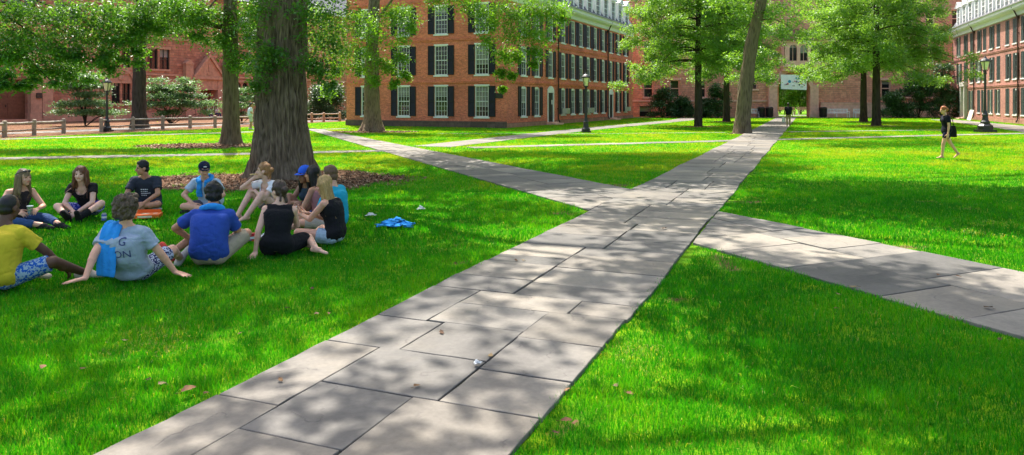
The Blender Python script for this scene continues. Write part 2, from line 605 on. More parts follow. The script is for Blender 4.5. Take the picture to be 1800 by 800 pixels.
def person(label, x, y, yaw, pose, look, s=1.0, fem=False, vox=.0075, z=0.0, group=PEOPLE_GROUP, seed=1):
    g = pose.get
    yaw = math.radians(yaw)
    hz = g('hip', .105) * (s if g('hip') is None else 1)
    P0 = Vector((0, 0, hz))
    lean = math.radians(g('lean', 5)); side = math.radians(g('side', 0)); tw = math.radians(g('twist', 0))
    cv = math.radians(g('curve', 12))
    def tdir(a): return Vector((math.sin(side), math.sin(a) * math.cos(side), math.cos(a) * math.cos(side)))
    A = P0 + tdir(lean - cv) * .16 * s
    B = A + tdir(lean) * .16 * s
    N = B + tdir(lean + cv) * .16 * s                      # neck base
    R = Matrix.Rotation(tw, 3, 'Z')
    rt = (R @ Vector((math.cos(side), 0, -math.sin(side)))).normalized()
    up = tdir(lean + cv * .5); fw = up.cross(rt) * -1
    fw = rt.cross(up) * -1
    if fw.y < 0 and abs(tw) < 1.5: fw = -fw
    Rt = Matrix((rt, fw, up)).transposed()
    sw = (.158 if fem else .182) * s
    hw = (.092 if fem else .088) * s
    sh = {1: N - up * .045 * s + rt * sw, -1: N - up * .045 * s - rt * sw}
    for k_, dz in g('shrug', {}).items(): sh[k_] = sh[k_] + up * dz
    hips = {1: P0 + Vector((hw, .01, -.005)), -1: P0 + Vector((-hw, .01, -.005))}
    ua, fa, th, sk = .275 * s, .245 * s, .41 * s, .41 * s
    # head
    hy = math.radians(g('head_yaw', 0)); hp = math.radians(g('head_pitch', 0)); hr = math.radians(g('head_roll', 0))
    Rh = Matrix.Rotation(hy, 3, 'Z') @ Matrix.Rotation(-hp, 3, 'X') @ Matrix.Rotation(hr, 3, 'Y')
    nd = (tdir(lean + cv * .6) * .6 + Vector((0, .1, .5))).normalized()
    HB0 = N + nd * .062 * s
    Hc = HB0 + nd * .045 * s + Rh @ Vector((0, .025, .07)) * s
    def hl(a, b, c): return Hc + Rh @ Vector((a, b, c)) * s
    mb = MB()
    kf = .93 if fem else 1.0
    fat = look.get('fat', 1.0)
    tor = [(P0 + Vector((0, -.005, .015)) * s, (.158 * (1.06 if fem else 1) * fat, .122 * fat, .105)),
           (A + Vector((0, 0, .01)), (.132 * kf * fat, .10 * fat, .12)),
           (B, (.152 * kf * fat, .112 * fat, .135)),
           (B + up * .075 * s, (.150 * kf * fat, .10 * fat, .10))]
    def torso(m, o, wk, hem=0.0, loose=0.0):
        f2 = fat * s
        lf = lambda v: v * kf
        hips_ = .172 * (1.04 if fem else 1)
        sec = [(P0 + Vector((0, -.005, -.075 * s)), rt, fw, .10 * f2 + o, .085 * f2 + o),
               (P0 + Vector((0, -.005, -.03 * s)), rt, fw, hips_ * f2 * .93 + o, .118 * f2 + o),
               (P0 + Vector((0, -.005, .04 * s)), rt, fw, hips_ * f2 + o + loose * .5, .128 * f2 + o + loose * .4),
               (A, rt, fw, lf(.140 if not fem else .128) * f2 + o + loose, lf(.108) * f2 + o + loose),
               (B, rt, fw, lf(.165) * f2 + o + loose * .5, lf(.118) * f2 + o + loose * .4),
               (B + up * .085 * s, rt, fw, lf(.176) * f2 + o, lf(.108) * f2 + o),
               (N - up * .045 * s, rt, fw, lf(.150) * s + o, lf(.080) * s + o * .8),
               (N - up * .01 * s, rt, fw, lf(.085) * s + o, lf(.062) * s + o * .7)]
        if hem: sec = sec[hem:]
        m.loft(sec)
    torso(mb, 0, 0)
    if fem:
        for sd in (1, -1): mb.ell(B + up * .02 * s + fw * .085 * s + rt * sd * .065 * s, (.062 * s, .055 * s, .06 * s), Rt, 12)
    mb.cone(N - up * .02 * s, .064 * s * kf, HB0 + nd * .03 * s, .056 * s * kf, 14)
    for sd in (1, -1):
        mb.cone(N - up * .035 * s, .06 * s * kf, sh[sd], .056 * s * kf, 12)
        mb.cone(N + nd * .045 * s, .040 * s * kf, N + (sh[sd] - N) * .62 + up * .012 * s, .034 * s * kf, 10)
    # head with face
    mb.ell(hl(0, -.008, .025), (.077 * s, .096 * s, .103 * s), Rh, 20)
    mb.ell(hl(0, .024, -.045), (.061 * s, .068 * s, .066 * s), Rh, 16)
    mb.ell(hl(0, .060, -.092), (.026 * s, .026 * s, .022 * s), Rh, 10)
    mb.cone(hl(0, .088, .008), .010 * s, hl(0, .108, -.028), .0145 * s, 8)
    for sd in (1, -1):
        mb.ell(hl(sd * .078, -.012, -.012), (.011 * s, .021 * s, .031 * s), Rh, 10)
        mb.ell(hl(sd * .030, .078, .024), (.026 * s, .014 * s, .010 * s), Rh, 8)
        mb.ell(hl(sd * .038, .062, -.028), (.024 * s, .024 * s, .022 * s), Rh, 8)
    mb.ell(hl(0, .083, -.054), (.024 * s, .013 * s, .011 * s), Rh, 8)
    # limbs
    arms = {}; legs = {}
    for sd in (1, -1):
        t = Vector(g('handR' if sd == 1 else 'handL', (sd * .3, .3, .1)))
        hint = g('elbowR' if sd == 1 else 'elbowL', (sd * .6, -.3, -.6))
        e, w = ik(sh[sd], t, ua, fa, hint)
        arms[sd] = (sh[sd], e, w)
        mb.cone(sh[sd], .053 * s * kf, e, .040 * s * kf, 12)
        mb.cone(e, .041 * s * kf, w, .0265 * s * kf, 12)
        mb.ell(e + (w - e) * .25, (.042 * s * kf,) * 3, None, 10)
        fd = g('fingerR' if sd == 1 else 'fingerL') or (w - e).normalized()
        pn = g('palmR' if sd == 1 else 'palmL', (-sd * .7, 0, -.7))
        hand(mb, w, fd, pn, g('curlR' if sd == 1 else 'curlL', .35), .10, -sd if g('flip') else sd, s)
        t = Vector(g('footR' if sd == 1 else 'footL', (sd * .12, .6, .06)))
        hint = g('kneeR' if sd == 1 else 'kneeL', (sd, .3, .3))
        k, an = ik(hips[sd], t, th, sk, hint)
        legs[sd] = (hips[sd], k, an)
        lf = look.get('legfat', 1.0)
        mb.cone(hips[sd], .088 * s * lf, k, .056 * s * lf, 14)
        mb.cone(k, .056 * s * lf, an, .036 * s, 12)
        c = k + (an - k) * .3
        mb.ell(c - Vector((0, .0, .01)), (.054 * s * lf,) * 3, None, 10)
        td = Vector(g('toeR' if sd == 1 else 'toeL', (sd * .3, 1, -.1))).normalized()
        legs[sd] += (td,)
        heel = an - td * .045 * s + Vector((0, 0, -.022 * s))
        toe = an + td * .155 * s + Vector((0, 0, -.03 * s))
        mb.cone(heel, .030 * s, an + td * .05 * s + Vector((0, 0, -.01 * s)), .034 * s, 10)
        mb.cone(an + td * .04 * s + Vector((0, 0, -.015 * s)), .033 * s, toe, .024 * s, 10, sq=(Vector((0, 0, 1)), .75))
    body = remesh(mb, vox, 3, .5, 'person')
    sm = skin(look['skin'])
    lipm = M_LIP.setdefault(look['skin'], m_skin('lip_' + look['skin'], tuple(a * b for a, b in zip(sm_col(look['skin']), (.85, .5, .5)))))
    browm = hairm(look['hair'][1])
    for m in (sm, M_EYE, lipm, browm): body.materials.append(m)
    # paint eyes, brows and lips by face
    nP = len(body.polygons)
    cen = np.empty(nP * 3, np.float32); body.polygons.foreach_get('center', cen); cen = cen.reshape(-1, 3)
    loc = (cen - np.array(Hc)) @ np.array(Rh) / s
    mi = np.zeros(nP, np.int32)
    ax = np.abs(loc[:, 0]); fr = loc[:, 1] > .045
    mi[fr & (((ax - .031) / .014) ** 2 + ((loc[:, 2] - .006) / .0070) ** 2 < 1)] = 1
    mi[fr & (ax > .012) & (ax < .050) & (np.abs(loc[:, 2] - .031 + ax * .08) < .0048)] = 3
    mi[fr & (ax < .026) & (np.abs(loc[:, 2] + .054) < .0085)] = 2
    body.polygons.foreach_set('material_index', mi)
    root = link('person', body, None, (x, y, z), yaw, label=label, category='person')
    if group: root['group'] = group
    cv_ = vox * 1.3
    # ---- top
    T = look.get('top')
    if T:
        kind, colr, sl = T[:3]
        m = MB(); o = .015
        torso(m, o + (.010 if look.get('loose') else 0), 0, 0, .030 if look.get('loose') else .008)
        if fem:
            for sd in (1, -1): m.ell(B + up * .02 * s + fw * .085 * s + rt * sd * .065 * s, (.062 * s + o, .055 * s + o, .06 * s + o), Rt, 12)
        if kind != 'tank':
            m.cone(N - up * .045 * s, .062 * s * kf + o, N - up * .0 * s, .062 * s * kf + .012, 14, flat1=True)
        for sd in (1, -1):
            if kind == 'tank':
                a = N - up * .05 * s + rt * sd * .075 * s
                m.cone(B + up * .1 * s + rt * sd * .085 * s + fw * .05 * s, .05 * s, a + up * .02 * s, .034 * s, 10)
                m.cone(B + up * .1 * s + rt * sd * .085 * s - fw * .05 * s, .05 * s, a + up * .02 * s, .034 * s, 10)
            else:
                m.cone(N - up * .038 * s, .06 * s * kf + o, sh[sd], .058 * s * kf + o, 12)
                S_, e, w = arms[sd]
                if sl <= 1:
                    m.cone(S_, .056 * s * kf + o, S_ + (e - S_) * sl, (.050 * s * kf + .024), 14, flat1=True)
                else:
                    m.cone(S_, .055 * s * kf + o, e, .043 * s * kf + o, 12)
                    m.cone(e, .043 * s * kf + o, e + (w - e) * (sl - 1), .030 * s * kf + o, 12, flat1=True)
        if kind == 'polo':
            m.cone(N - up * .03 * s, .068 * s + o, N + up * .025 * s, .066 * s + .008, 14, flat1=True)
        if kind == 'dress':
            for sd in (1, -1):
                h_, k_, an, td = legs[sd]
                m.cone(h_, .098 * s + o, h_ + (k_ - h_) * .75, .085 * s + o, 12)
        me = remesh(m, cv_, 2, .5, 'shirt')
        displace(me, .006, 7, seed, 2, (1, 1, 1.6))
        crease(me, .013 if look.get('loose') else .008, 5.5, seed + 2, .055, (1, 1, 1.7)); crease(me, .007, 10, seed + 7, .06, (1.3, 1, .7))
        if look.get('scoop'):
            r0 = look['scoop']
            cc = N + fw * .075 * s - up * .045 * s
            cut(me, lambda p: (p - cc).length < r0 * s)
        if look.get('muscle'):
            for sd in (1, -1):
                cs = sh[sd] + rt * sd * .02
                cut(me, lambda p: (p - cs).length < .075 * s)
        me.materials.append(colr if isinstance(colr, bpy.types.Material) else fabric(colr))
        nm = {'tank': 'tank_top', 'dress': 'dress', 'polo': 'polo_shirt', 'long': 'long_sleeve_shirt'}.get(kind, 'shirt')
        root_shirt = link(nm, me, root)
    else: root_shirt = None
    # ---- bottoms
    Bt = look.get('bottom')
    if Bt:
        kind, colr, ext = Bt
        m = MB(); o = .013
        c, r = tor[0]
        m.ell(c - Vector((0, -.01 * s, .030 * s)), (r[0] * s + .004, r[1] * s + .002, r[2] * s * .82), Rt, 18)
        for sd in (1, -1):
            h_, k_, an, td = legs[sd]
            lf = look.get('legfat', 1.0)
            if ext <= 1:
                m.cone(h_, .088 * s * lf + o, h_ + (k_ - h_) * ext, ((.088 - .030 * ext) * s * lf + .024), 14, flat1=True)
            else:
                m.cone(h_, .088 * s * lf + o, k_, .060 * s * lf + o, 14)
                m.cone(k_, .060 * s * lf + o, k_ + (an - k_) * (ext - 1), .047 * s + o, 14, flat1=True)
        me = remesh(m, cv_, 2, .5, kind)
        displace(me, .006, 9, seed + 9, 2); crease(me, .010, 8, seed + 12, .06)
        me.materials.append(colr if isinstance(colr, bpy.types.Material) else fabric(colr))
        link(kind, me, root)
    # ---- shoes / boots
    Sh = look.get('shoes')
    if Sh:
        kind, colr = Sh
        for sd in (1, -1):
            h_, k_, an, td = legs[sd]
            m = MB(); o = .010
            heel = an - td * .05 * s + Vector((0, 0, -.022 * s)); toe = an + td * .165 * s + Vector((0, 0, -.028 * s))
            m.cone(heel, .034 * s + o, an + td * .05 * s + Vector((0, 0, -.012 * s)), .036 * s + o, 12)
            m.cone(an + td * .04 * s + Vector((0, 0, -.017 * s)), .036 * s + o, toe, .028 * s + o, 12, sq=(Vector((0, 0, 1)), .8))
            if kind == 'boot':
                m.cone(an, .040 * s + o, k_ + (an - k_) * .15, .058 * s + o, 12, flat1=True)
            elif kind == 'sock':
                m.cone(an, .040 * s + o, k_ + (an - k_) * .55, .048 * s + o, 12, flat1=True)
            me = remesh(m, cv_, 2, .5, 'shoe')
            me.materials.append(colr if isinstance(colr, bpy.types.Material) else fabric(colr))
            link({'boot': 'boot', 'sock': 'sock'}.get(kind, 'shoe'), me, root)
    # ---- hair
    st, hc = look['hair']
    m = MB()
    def E(c, r): m.ell(hl(*c), tuple(v * s for v in r), Rh, 18)
    def K(a, ra, b, rb): m.cone(hl(*a), ra * s, hl(*b), rb * s, 10)
    amp, fr_ = .006, 30
    if st == 'short':
        E((0, -.014, .047), (.0845, .096, .097)); E((0, -.045, -.02), (.073, .066, .06)); E((0, .03, .095), (.06, .05, .035))
    elif st == 'buzz':
        E((0, -.017, .031), (.0775, .094, .0985)); E((0, -.042, -.02), (.068, .066, .055)); amp = .0006
    elif st == 'curly':
        E((0, -.028, .048), (.114, .118, .116)); E((0, -.055, -.03), (.108, .088, .072)); E((0, .03, .112), (.085, .066, .048)); amp, fr_ = .030, 38
    elif st == 'long':
        E((0, -.014, .047), (.087, .097, .098))
        dn = look.get('hairlen', .30)
        for a in (-.075, -.045, -.015, .015, .045, .075):
            K((a, -.055 + abs(a) * .4, .03), .045, (a * 1.35, -.085 + abs(a) * .5, -dn + abs(a) * .5), .026)
        if not look.get('back_only'):
            for a in (-1, 1):
                K((a * .072, .005, .03), .030, (a * .095, .02, -dn * .72), .022)
        amp, fr_ = .012, 24
    elif st == 'bun':
        E((0, -.014, .047), (.086, .096, .097)); E((0, -.04, -.01), (.075, .07, .055)); E((0, -.115, .02), (.045, .040, .042)); K((.02, -.09, -.03), .025, (.03, -.10, -.13), .012); K((-.03, -.08, -.03), .02, (-.05, -.09, -.11), .01)
        amp, fr_ = .012, 30
    elif st == 'fluffy':
        E((0, -.018, .052), (.096, .102, .103)); E((0, -.05, -.02), (.086, .072, .06)); E((0, .035, .10), (.068, .056, .036)); amp, fr_ = .016, 26
    me = remesh(m, cv_ * (.8 if st == 'curly' else 1), 1, .4, 'hair')
    displace(me, amp, fr_, seed + 3, 2, (1, 1, .35) if st in ('long',) else (1, 1, .8))
    me = strands(me, st, Hc, Rh, s, seed, look.get('hairlen', .3))
    me.materials.append(hairm(hc)); link('hair', me, root)
    # ---- cap
    cp = look.get('cap')
    if cp:
        m = MB()
        m.ell(hl(0, -.016, .058), (.094 * s, .110 * s, .095 * s), Rh, 20)
        me = remesh(m, cv_, 1, .5, 'cap')
        cut(me, lambda p: (Rh.transposed() @ (p - Hc)).z < .045 * s)
        me.materials.append(fabric(cp)); c_ = link('cap', me, root)
        v = MB()
        n_ = 12; by = look.get('brim', 1)
        pts = [(.085 * math.cos(PI * i / n_), by * (.055 + .115 * math.sin(PI * i / n_))) for i in range(n_ + 1)]
        vs = [hl(a, b, .050 - .9 * (abs(a) ** 2) * 3 - (abs(b) - .06) * .18) for a, b in pts]
        vs2 = [q + Rh @ Vector((0, 0, .007)) * s for q in vs]
        nn = len(vs)
        v.add(vs + vs2, [list(range(nn)), list(range(2 * nn - 1, nn - 1, -1))] + [(i, nn + i, nn + (i + 1) % nn, (i + 1) % nn) for i in range(nn)])
        v.build('visor', fabric(cp), c_)
        if look.get('badge'):
            b = MB(); b.ell(hl(0, .092, .078), (.028 * s, .006 * s, .015 * s), Rh @ Matrix.Rotation(-.45, 3, 'X'), 10)
            b.build('badge', M['white'], c_)
    info = dict(N=N, up=up, fw=fw, rt=rt, A=A, B=B, P0=P0, sh=sh, arms=arms, legs=legs, Hc=Hc, Rh=Rh, s=s, root=root, shirt=root_shirt, hl=hl)
    return info


def strands(me, st, Hc, Rh, s, seed, hl_):
    """loose locks lying on the hair's surface, joined into its mesh"""
    r = random.Random(seed)
    bvh = BVHTree.FromPolygons([v.co for v in me.vertices], [p.vertices for p in me.polygons])
    n, L, seg, wd = {'long': (420, .20, 8, .0075), 'short': (420, .035, 3, .006), 'fluffy': (520, .05, 4, .006), 'bun': (360, .07, 5, .0055), 'curly': (900, .035, 4, .006), 'buzz': (0, 0, 0, 0)}[st]
    V = [tuple(v.co) for v in me.vertices]; Fs = [tuple(p.vertices) for p in me.polygons]
    nv = len(V)
    crown = Hc + Rh @ Vector((0, -.05, .16)) * s
    for k in range(n):
        i = r.randrange(nv); p = me.vertices[i].co.copy(); nr = me.vertices[i].normal.copy()
        if st == 'curly': d = Vector((r.gauss(0, 1), r.gauss(0, 1), r.gauss(0, 1)))
        else: d = (p - crown).normalized() * .6 + Vector((0, 0, -1 if st == 'long' else -.4)) + Vector((r.gauss(0, .25), r.gauss(0, .25), r.gauss(0, .2)))
        pts = []; ph = r.uniform(0, 6.28); LL = L * s * r.uniform(.5, 1.2)
        for j in range(seg):
            t = d - nr * d.dot(nr)
            if t.length < 1e-5: break
            t.normalize()
            pts.append((p + nr * (.002 + .006 * s * (j / seg) * r.random()), t.cross(nr)))
            q = p + t * (LL / seg)
            if st == 'curly': q += nr * .006 * math.sin(j * 2.2 + ph); d = d + nr.cross(d) * .8
            h = bvh.find_nearest(q)
            if h[0] is None: break
            off = (q - h[0]).length
            if off > .012 and st == 'long' and (q.z < Hc.z):
                p = q; d = Vector((d.x * .6, d.y * .6, -1))
            else:
                p, nr = h[0], h[1]
        if len(pts) < 3: continue
        b = len(V); w = wd * s * r.uniform(.6, 1.3)
        for j, (c, sd) in enumerate(pts):
            ww = w * (1 - .75 * j / (len(pts) - 1)) * .5
            V.append(tuple(c + sd * ww)); V.append(tuple(c - sd * ww))
        for j in range(len(pts) - 1): Fs.append((b + 2 * j, b + 2 * j + 1, b + 2 * j + 3, b + 2 * j + 2))
    out = bpy.data.meshes.new('hair'); out.from_pydata(V, [], Fs)
    out.polygons.foreach_set('use_smooth', [True] * len(Fs)); out.update()
    return out


def sm_col(k):
    return {'fair': (.68, .36, .24), 'pale': (.74, .44, .32), 'tan': (.52, .25, .145), 'brown': (.30, .15, .09), 'dark': (.115, .055, .033)}[k]


def world(info, p):
    r = info['root']
    return Matrix.Translation(r.location) @ Matrix.Rotation(r.rotation_euler.z, 4, 'Z') @ Vector(p)


def on_cloth(ob, text_curve, size, origin, xdir, ydir, ndir, mat, name, off=.006):
    """lettering laid onto a garment (its child)"""
    cu = bpy.data.curves.new('t', 'FONT'); cu.body = text_curve; cu.size = size; cu.align_x = 'CENTER'; cu.resolution_u = 3
    o = bpy.data.objects.new('t', cu); COL.objects.link(o)
    dg = bpy.context.evaluated_depsgraph_get()
    me = bpy.data.meshes.new_from_object(o.evaluated_get(dg)); bpy.data.objects.remove(o)
    import bmesh
    bm = bmesh.new(); bm.from_mesh(me)
    bmesh.ops.triangulate(bm, faces=bm.faces)
    bmesh.ops.subdivide_edges(bm, edges=[e for e in bm.edges if e.calc_length() > size * .12], cuts=2)
    bm.to_mesh(me); bm.free()
    gm = ob.data
    bvh = BVHTree.FromPolygons([v.co for v in gm.vertices], [p.vertices for p in gm.polygons])
    for v in me.vertices:
        p = origin + xdir * v.co.x + ydir * v.co.y
        hit = bvh.ray_cast(p + ndir * .4, -ndir)
        v.co = (hit[0] if hit[0] is not None else p) + ndir * off
    me.materials.clear(); me.materials.append(mat)
    return link(name, me, ob)


def cloth_strip(bvh_ob, path, width, wdir, thick, mat, name, info, parent=None, seed=3):
    """towel: a strip of cloth along a path with width, wrinkled, given thickness; coordinates in the wearer's frame"""
    n = len(path); mcols = 9
    V = []; 
    for i, p in enumerate(path):
        for j in range(mcols):
            u = j / (mcols - 1) - .5
            V.append(Vector(p) + Vector(wdir) * (u * width))
    V = np.array([list(v) for v in V])
    t = np.array([list((Vector(path[min(i + 1, n - 1)]) - Vector(path[max(i - 1, 0)])).normalized()) for i in range(n)])
    nr = np.cross(t, np.array(list(Vector(wdir).normalized())))
    nr = np.repeat(nr, mcols, 0)
    uu = np.tile(np.linspace(0, 1, mcols), n)
    wr = np.sin(uu * 16 + np.repeat(np.linspace(0, 1.5, n), mcols)) * .010 + (fbm(V * 12, seed, 2) - .5) * .02
    V = V + nr * wr[:, None]
    Fs = []
    for i in range(n - 1):
        for j in range(mcols - 1):
            a = i * mcols + j; Fs.append((a, a + 1, a + mcols + 1, a + mcols))
    me = mesh_np(name, V, np.array(Fs), [mat], True)
    o = link(name, me, parent)
    so = o.modifiers.new('s', 'SOLIDIFY'); so.thickness = thick; so.offset = 0
    su = o.modifiers.new('u', 'SUBSURF'); su.levels = su.render_levels = 1
    return o


CROSS = dict(footR=(-.13, .27, .075), footL=(.13, .33, .075), kneeR=(1, .25, .12), kneeL=(-1, .25, .12), toeR=(-1, .35, -.1), toeL=(1, .35, -.1))
def px_pose(*ds, **kw):
    d = {}
    for q in ds: d.update(q)
    d.update(kw); return d

BLACK = (.012, .012, .014)
BLUE_TOWEL = m_fabric('blue_towel', (.03, .28, .72), .7)
pat_blue = m_pattern('pattern_blue_shorts', (.015, .10, .42), (.30, .40, .50), 70)
pat_navy = m_pattern('pattern_navy_check', (.015, .02, .09), (.42, .46, .58), 85)
pat_kilt = m_pattern('pattern_violet', (.04, .06, .38), (.35, .32, .72), 55)
denim = m_plain('pale_denim', (.36, .47, .56), .9, .25, 40, .1)

def gp(px, py): return G(px, py)

# yellow shirt, front left, back to the camera
x, y = gp(-4, 509)
p_yel = person('person with dark skin in a plain yellow T-shirt, back turned', x, y, -12,
    px_pose(lean=8, curve=14, handR=(.36, .40, .15), elbowR=(1, -.2, .1), handL=(-.36, .33, .2), elbowL=(-1, -.2, .1),
            footR=(.46, .56, .06), kneeR=(1, .2, .55), footL=(-.05, .42, .07), kneeL=(-1, .3, .3), toeR=(1, .5, -.05), toeL=(1, .3, -.1), head_yaw=6, head_pitch=8),
    dict(skin='dark', hair=('buzz', (.010, .009, .009)), top=('tee', (.62, .49, .035), .72), loose=True, fat=1.12, bottom=('shorts', pat_blue, .92), shoes=('shoe', (.62, .52, .42))), s=1.03, seed=3)
# curly grey T-shirt leaning back on his arms
x, y = gp(233, 493)
def loc2(px, py, X0, yaw, z=.03):
    """ground pixel in a person's own frame"""
    gx, gy = G(px, py); v = Matrix.Rotation(-math.radians(yaw), 3, 'Z') @ Vector((gx - X0[0], gy - X0[1], 0)); v.z = z; return v
p_cur = person('person with curly brown hair in a grey T-shirt leaning back on both hands', x, y, -4,
    px_pose(lean=-15, curve=20, handL=loc2(140, 518, (x, y), -4, .045), handR=loc2(312, 491, (x, y), -4, .045), elbowL=(-.4, -1, .2), elbowR=(.6, -1, .2),
            fingerL=(-.8, -.5, -.12), fingerR=(.95, -.3, -.12), palmL=(0, 0, -1), palmR=(0, 0, -1), curlL=.06, curlR=.06,
            footR=(.10, .74, .07), kneeR=(.6, .1, .8), footL=(-.45, .62, .07), kneeL=(-1, .1, .35), toeR=(.2, .6, .6), toeL=(-.6, .6, .4), head_yaw=-6, head_pitch=-2),
    dict(skin='fair', hair=('curly', (.13, .085, .05)), top=('tee', (.33, .39, .48), .62), loose=True, bottom=('shorts', pat_navy, .85), shoes=('shoe', (.5, .46, .4))), s=1.0, seed=11)
# blue polo
x, y = gp(368, 466)
p_pol = person('person with black hair in a royal blue polo shirt and khaki shorts, back turned', x, y, 6,
    px_pose(lean=14, curve=16, handR=(.06, .38, .2), handL=(-.26, .28, .22), elbowL=(-1, .0, -.1), elbowR=(.25, .5, -.8),
            footR=(-.02, .44, .075), kneeR=(.55, .8, .45), toeR=(-1, .2, -.1), footL=(-.49, .20, .085), kneeL=(-.45, 1, .55), toeL=(-.55, .35, .75), head_yaw=14, head_pitch=12),
    dict(skin='tan', hair=('fluffy', (.012, .010, .010)), top=('polo', (.03, .075, .36), .66), loose=True, bottom=('shorts', (.38, .31, .22), .95), shoes=('shoe', (.55, .07, .05))), s=1.03, seed=21)
# black dress
x, y = gp(487, 448)
p_drs = person('person in a black sleeveless dress with brown hair pinned up, propped on one straight arm', x, y, 12,
    px_pose(lean=10, curve=10, side=3, handL=loc2(449, 451, (x, y), 12, .05), elbowL=(-.5, -1, .1), fingerL=(-.2, -.7, -.6), palmL=(0, 0, -1), curlL=.15,
            handR=(.02, .36, .22), elbowR=(.2, .6, -.8), footR=(.44, -.06, .07), kneeR=(.7, 1, .1), toeR=(.8, -.5, -.1), footL=(.24, .30, .07), kneeL=(-.8, 1, .1), toeL=(1, -.2, -.1), head_yaw=42, head_pitch=4),
    dict(skin='pale', hair=('bun', (.10, .062, .042)), top=('dress', BLACK, .05), muscle=True, fat=1.05, bottom=None), s=.98, fem=True, seed=31)
# blonde, black tank top, pale denim shorts, facing left
x, y = gp(588, 428)
p_bln = person('person with long blonde hair in a black tank top and pale denim shorts', x, y, 76,
    px_pose(lean=10, curve=12, handR=(.0, .38, .37), handL=(-.04, .46, .36), elbowL=(-.6, -.3, -.9), elbowR=(.6, -.3, -.9), palmL=(.3, 0, .9), palmR=(-.3, 0, .9), curlL=.5, curlR=.5,
            footR=(-.08, .32, .07), footL=(.18, .38, .07), kneeR=(.9, 1, .1), kneeL=(-.5, 1, .2), toeR=(-1, .2, -.1), toeL=(1, .2, -.1), head_yaw=12, head_pitch=10),
    dict(skin='fair', hair=('long', (.62, .40, .15)), hairlen=.30, top=('tank', BLACK, 0), bottom=('shorts', denim, .42)), s=.98, fem=True, seed=41)
# teal shirt behind the blonde
x, y = gp(592, 404)
p_tea = person('person with short brown hair in a bright turquoise long-sleeved shirt', x, y, 75,
    px_pose(CROSS, lean=6, curve=12, handR=(.05, .36, .16), handL=(-.12, .34, .18), head_yaw=4, head_pitch=3),
    dict(skin='fair', hair=('short', (.20, .11, .055)), top=('long', (.015, .33, .50), 1.85), bottom=('shorts', (.45, .38, .30), .9), shoes=('shoe', (.3, .28, .26))), s=1.02, seed=51)
# dark haired face between
x, y = gp(562, 397)
p_drk = person('person with dark hair and bare arms, mostly hidden behind the blonde one', x, y, 82,
    px_pose(CROSS, lean=8, curve=14, handR=(.08, .34, .18), handL=(-.10, .36, .2), head_yaw=0, head_pitch=0),
    dict(skin='tan', hair=('long', (.018, .013, .012)), hairlen=.2, back_only=True, top=('tank', (.45, .2, .2), 0), bottom=('shorts', (.5, .45, .42), .5)), s=.99, fem=True, seed=61)
# blue cap
x, y = gp(550, 391)
p_cap = person('person with long black wavy hair under a royal blue baseball cap, smiling', x, y, 152,
    px_pose(lean=14, curve=14, handR=(.05, .30, .33), handL=(-.05, .30, .30), elbowR=(.8, 0, -.6), elbowL=(-.8, 0, -.6), footR=(.12, .40, .06), footL=(-.10, .42, .06), kneeR=(.5, .4, 1), kneeL=(-.5, .4, 1), curlL=.7, curlR=.7, head_yaw=-4, head_pitch=5),
    dict(skin='brown', hair=('long', (.014, .011, .011)), hairlen=.34, top=('tank', (.03, .05, .07), 0), bottom=('shorts', (.10, .22, .6), .5), cap=(.03, .12, .62), brim=1), s=.98, fem=True, seed=71)
# white tee, hand at mouth
x, y = gp(483, 380)
p_wht = person('person with ginger hair tied up in a white T-shirt, knees drawn up, eating', x, y, 152,
    px_pose(lean=20, curve=14, hip=.11, handR=(.15, .275, .62), elbowR=(.9, .5, -.8), handL=(.14, .27, .42), elbowL=(-.8, .2, -.6), fingerR=(-.75, -.25, .35), palmR=(0, -1, .2), curlR=.75, curlL=.3, fingerL=(1, .1, -.1),
            footR=(.26, .50, .06), footL=(.02, .56, .06), kneeR=(.25, .2, 1), kneeL=(-.05, .2, 1), toeR=(.2, 1, -.1), toeL=(.1, 1, -.1), head_yaw=-58, head_pitch=-2),
    dict(skin='pale', hair=('bun', (.50, .24, .09)), top=('tee', (.78, .76, .78), .5), scoop=.085, bottom=('shorts', (.25, .22, .2), .4), shoes=None), s=1.0, fem=True, seed=81)
# navy cap, blue towel round neck
x, y = gp(371, 371)
p_nav = person("person in a navy baseball cap with a blue towel around the neck", x, y, 172,
    px_pose(CROSS, lean=22, curve=16, handR=(.14, .30, .16), handL=(-.16, .30, .16), elbowR=(1, .1, -.2), elbowL=(-1, .1, -.2), head_yaw=38, head_pitch=8),
    dict(skin='fair', hair=('short', (.05, .032, .022)), top=('tee', (.42, .50, .60), .66), loose=True, bottom=('shorts', (.10, .10, .12), .8), cap=(.010, .016, .045), badge=True, shoes=('shoe', (.03, .03, .03))), s=.98, seed=91)
# dark grey tee with lettering
x, y = gp(261, 367)
p_gry = person('person with short black hair in a dark slate T-shirt with white lettering on the chest', x, y, 188,
    px_pose(CROSS, lean=20, curve=16, handR=(.08, .36, .13), handL=(-.06, .38, .15), elbowR=(1, .15, -.2), elbowL=(-1, .15, -.2), head_yaw=-60, head_pitch=4),
    dict(skin='tan', hair=('short', (.010, .009, .010)), top=('tee', (.035, .04, .055), .68), loose=True, bottom=('shorts', (.05, .06, .09), .8), shoes=('shoe', (.35, .35, .36))), s=.98, seed=101)
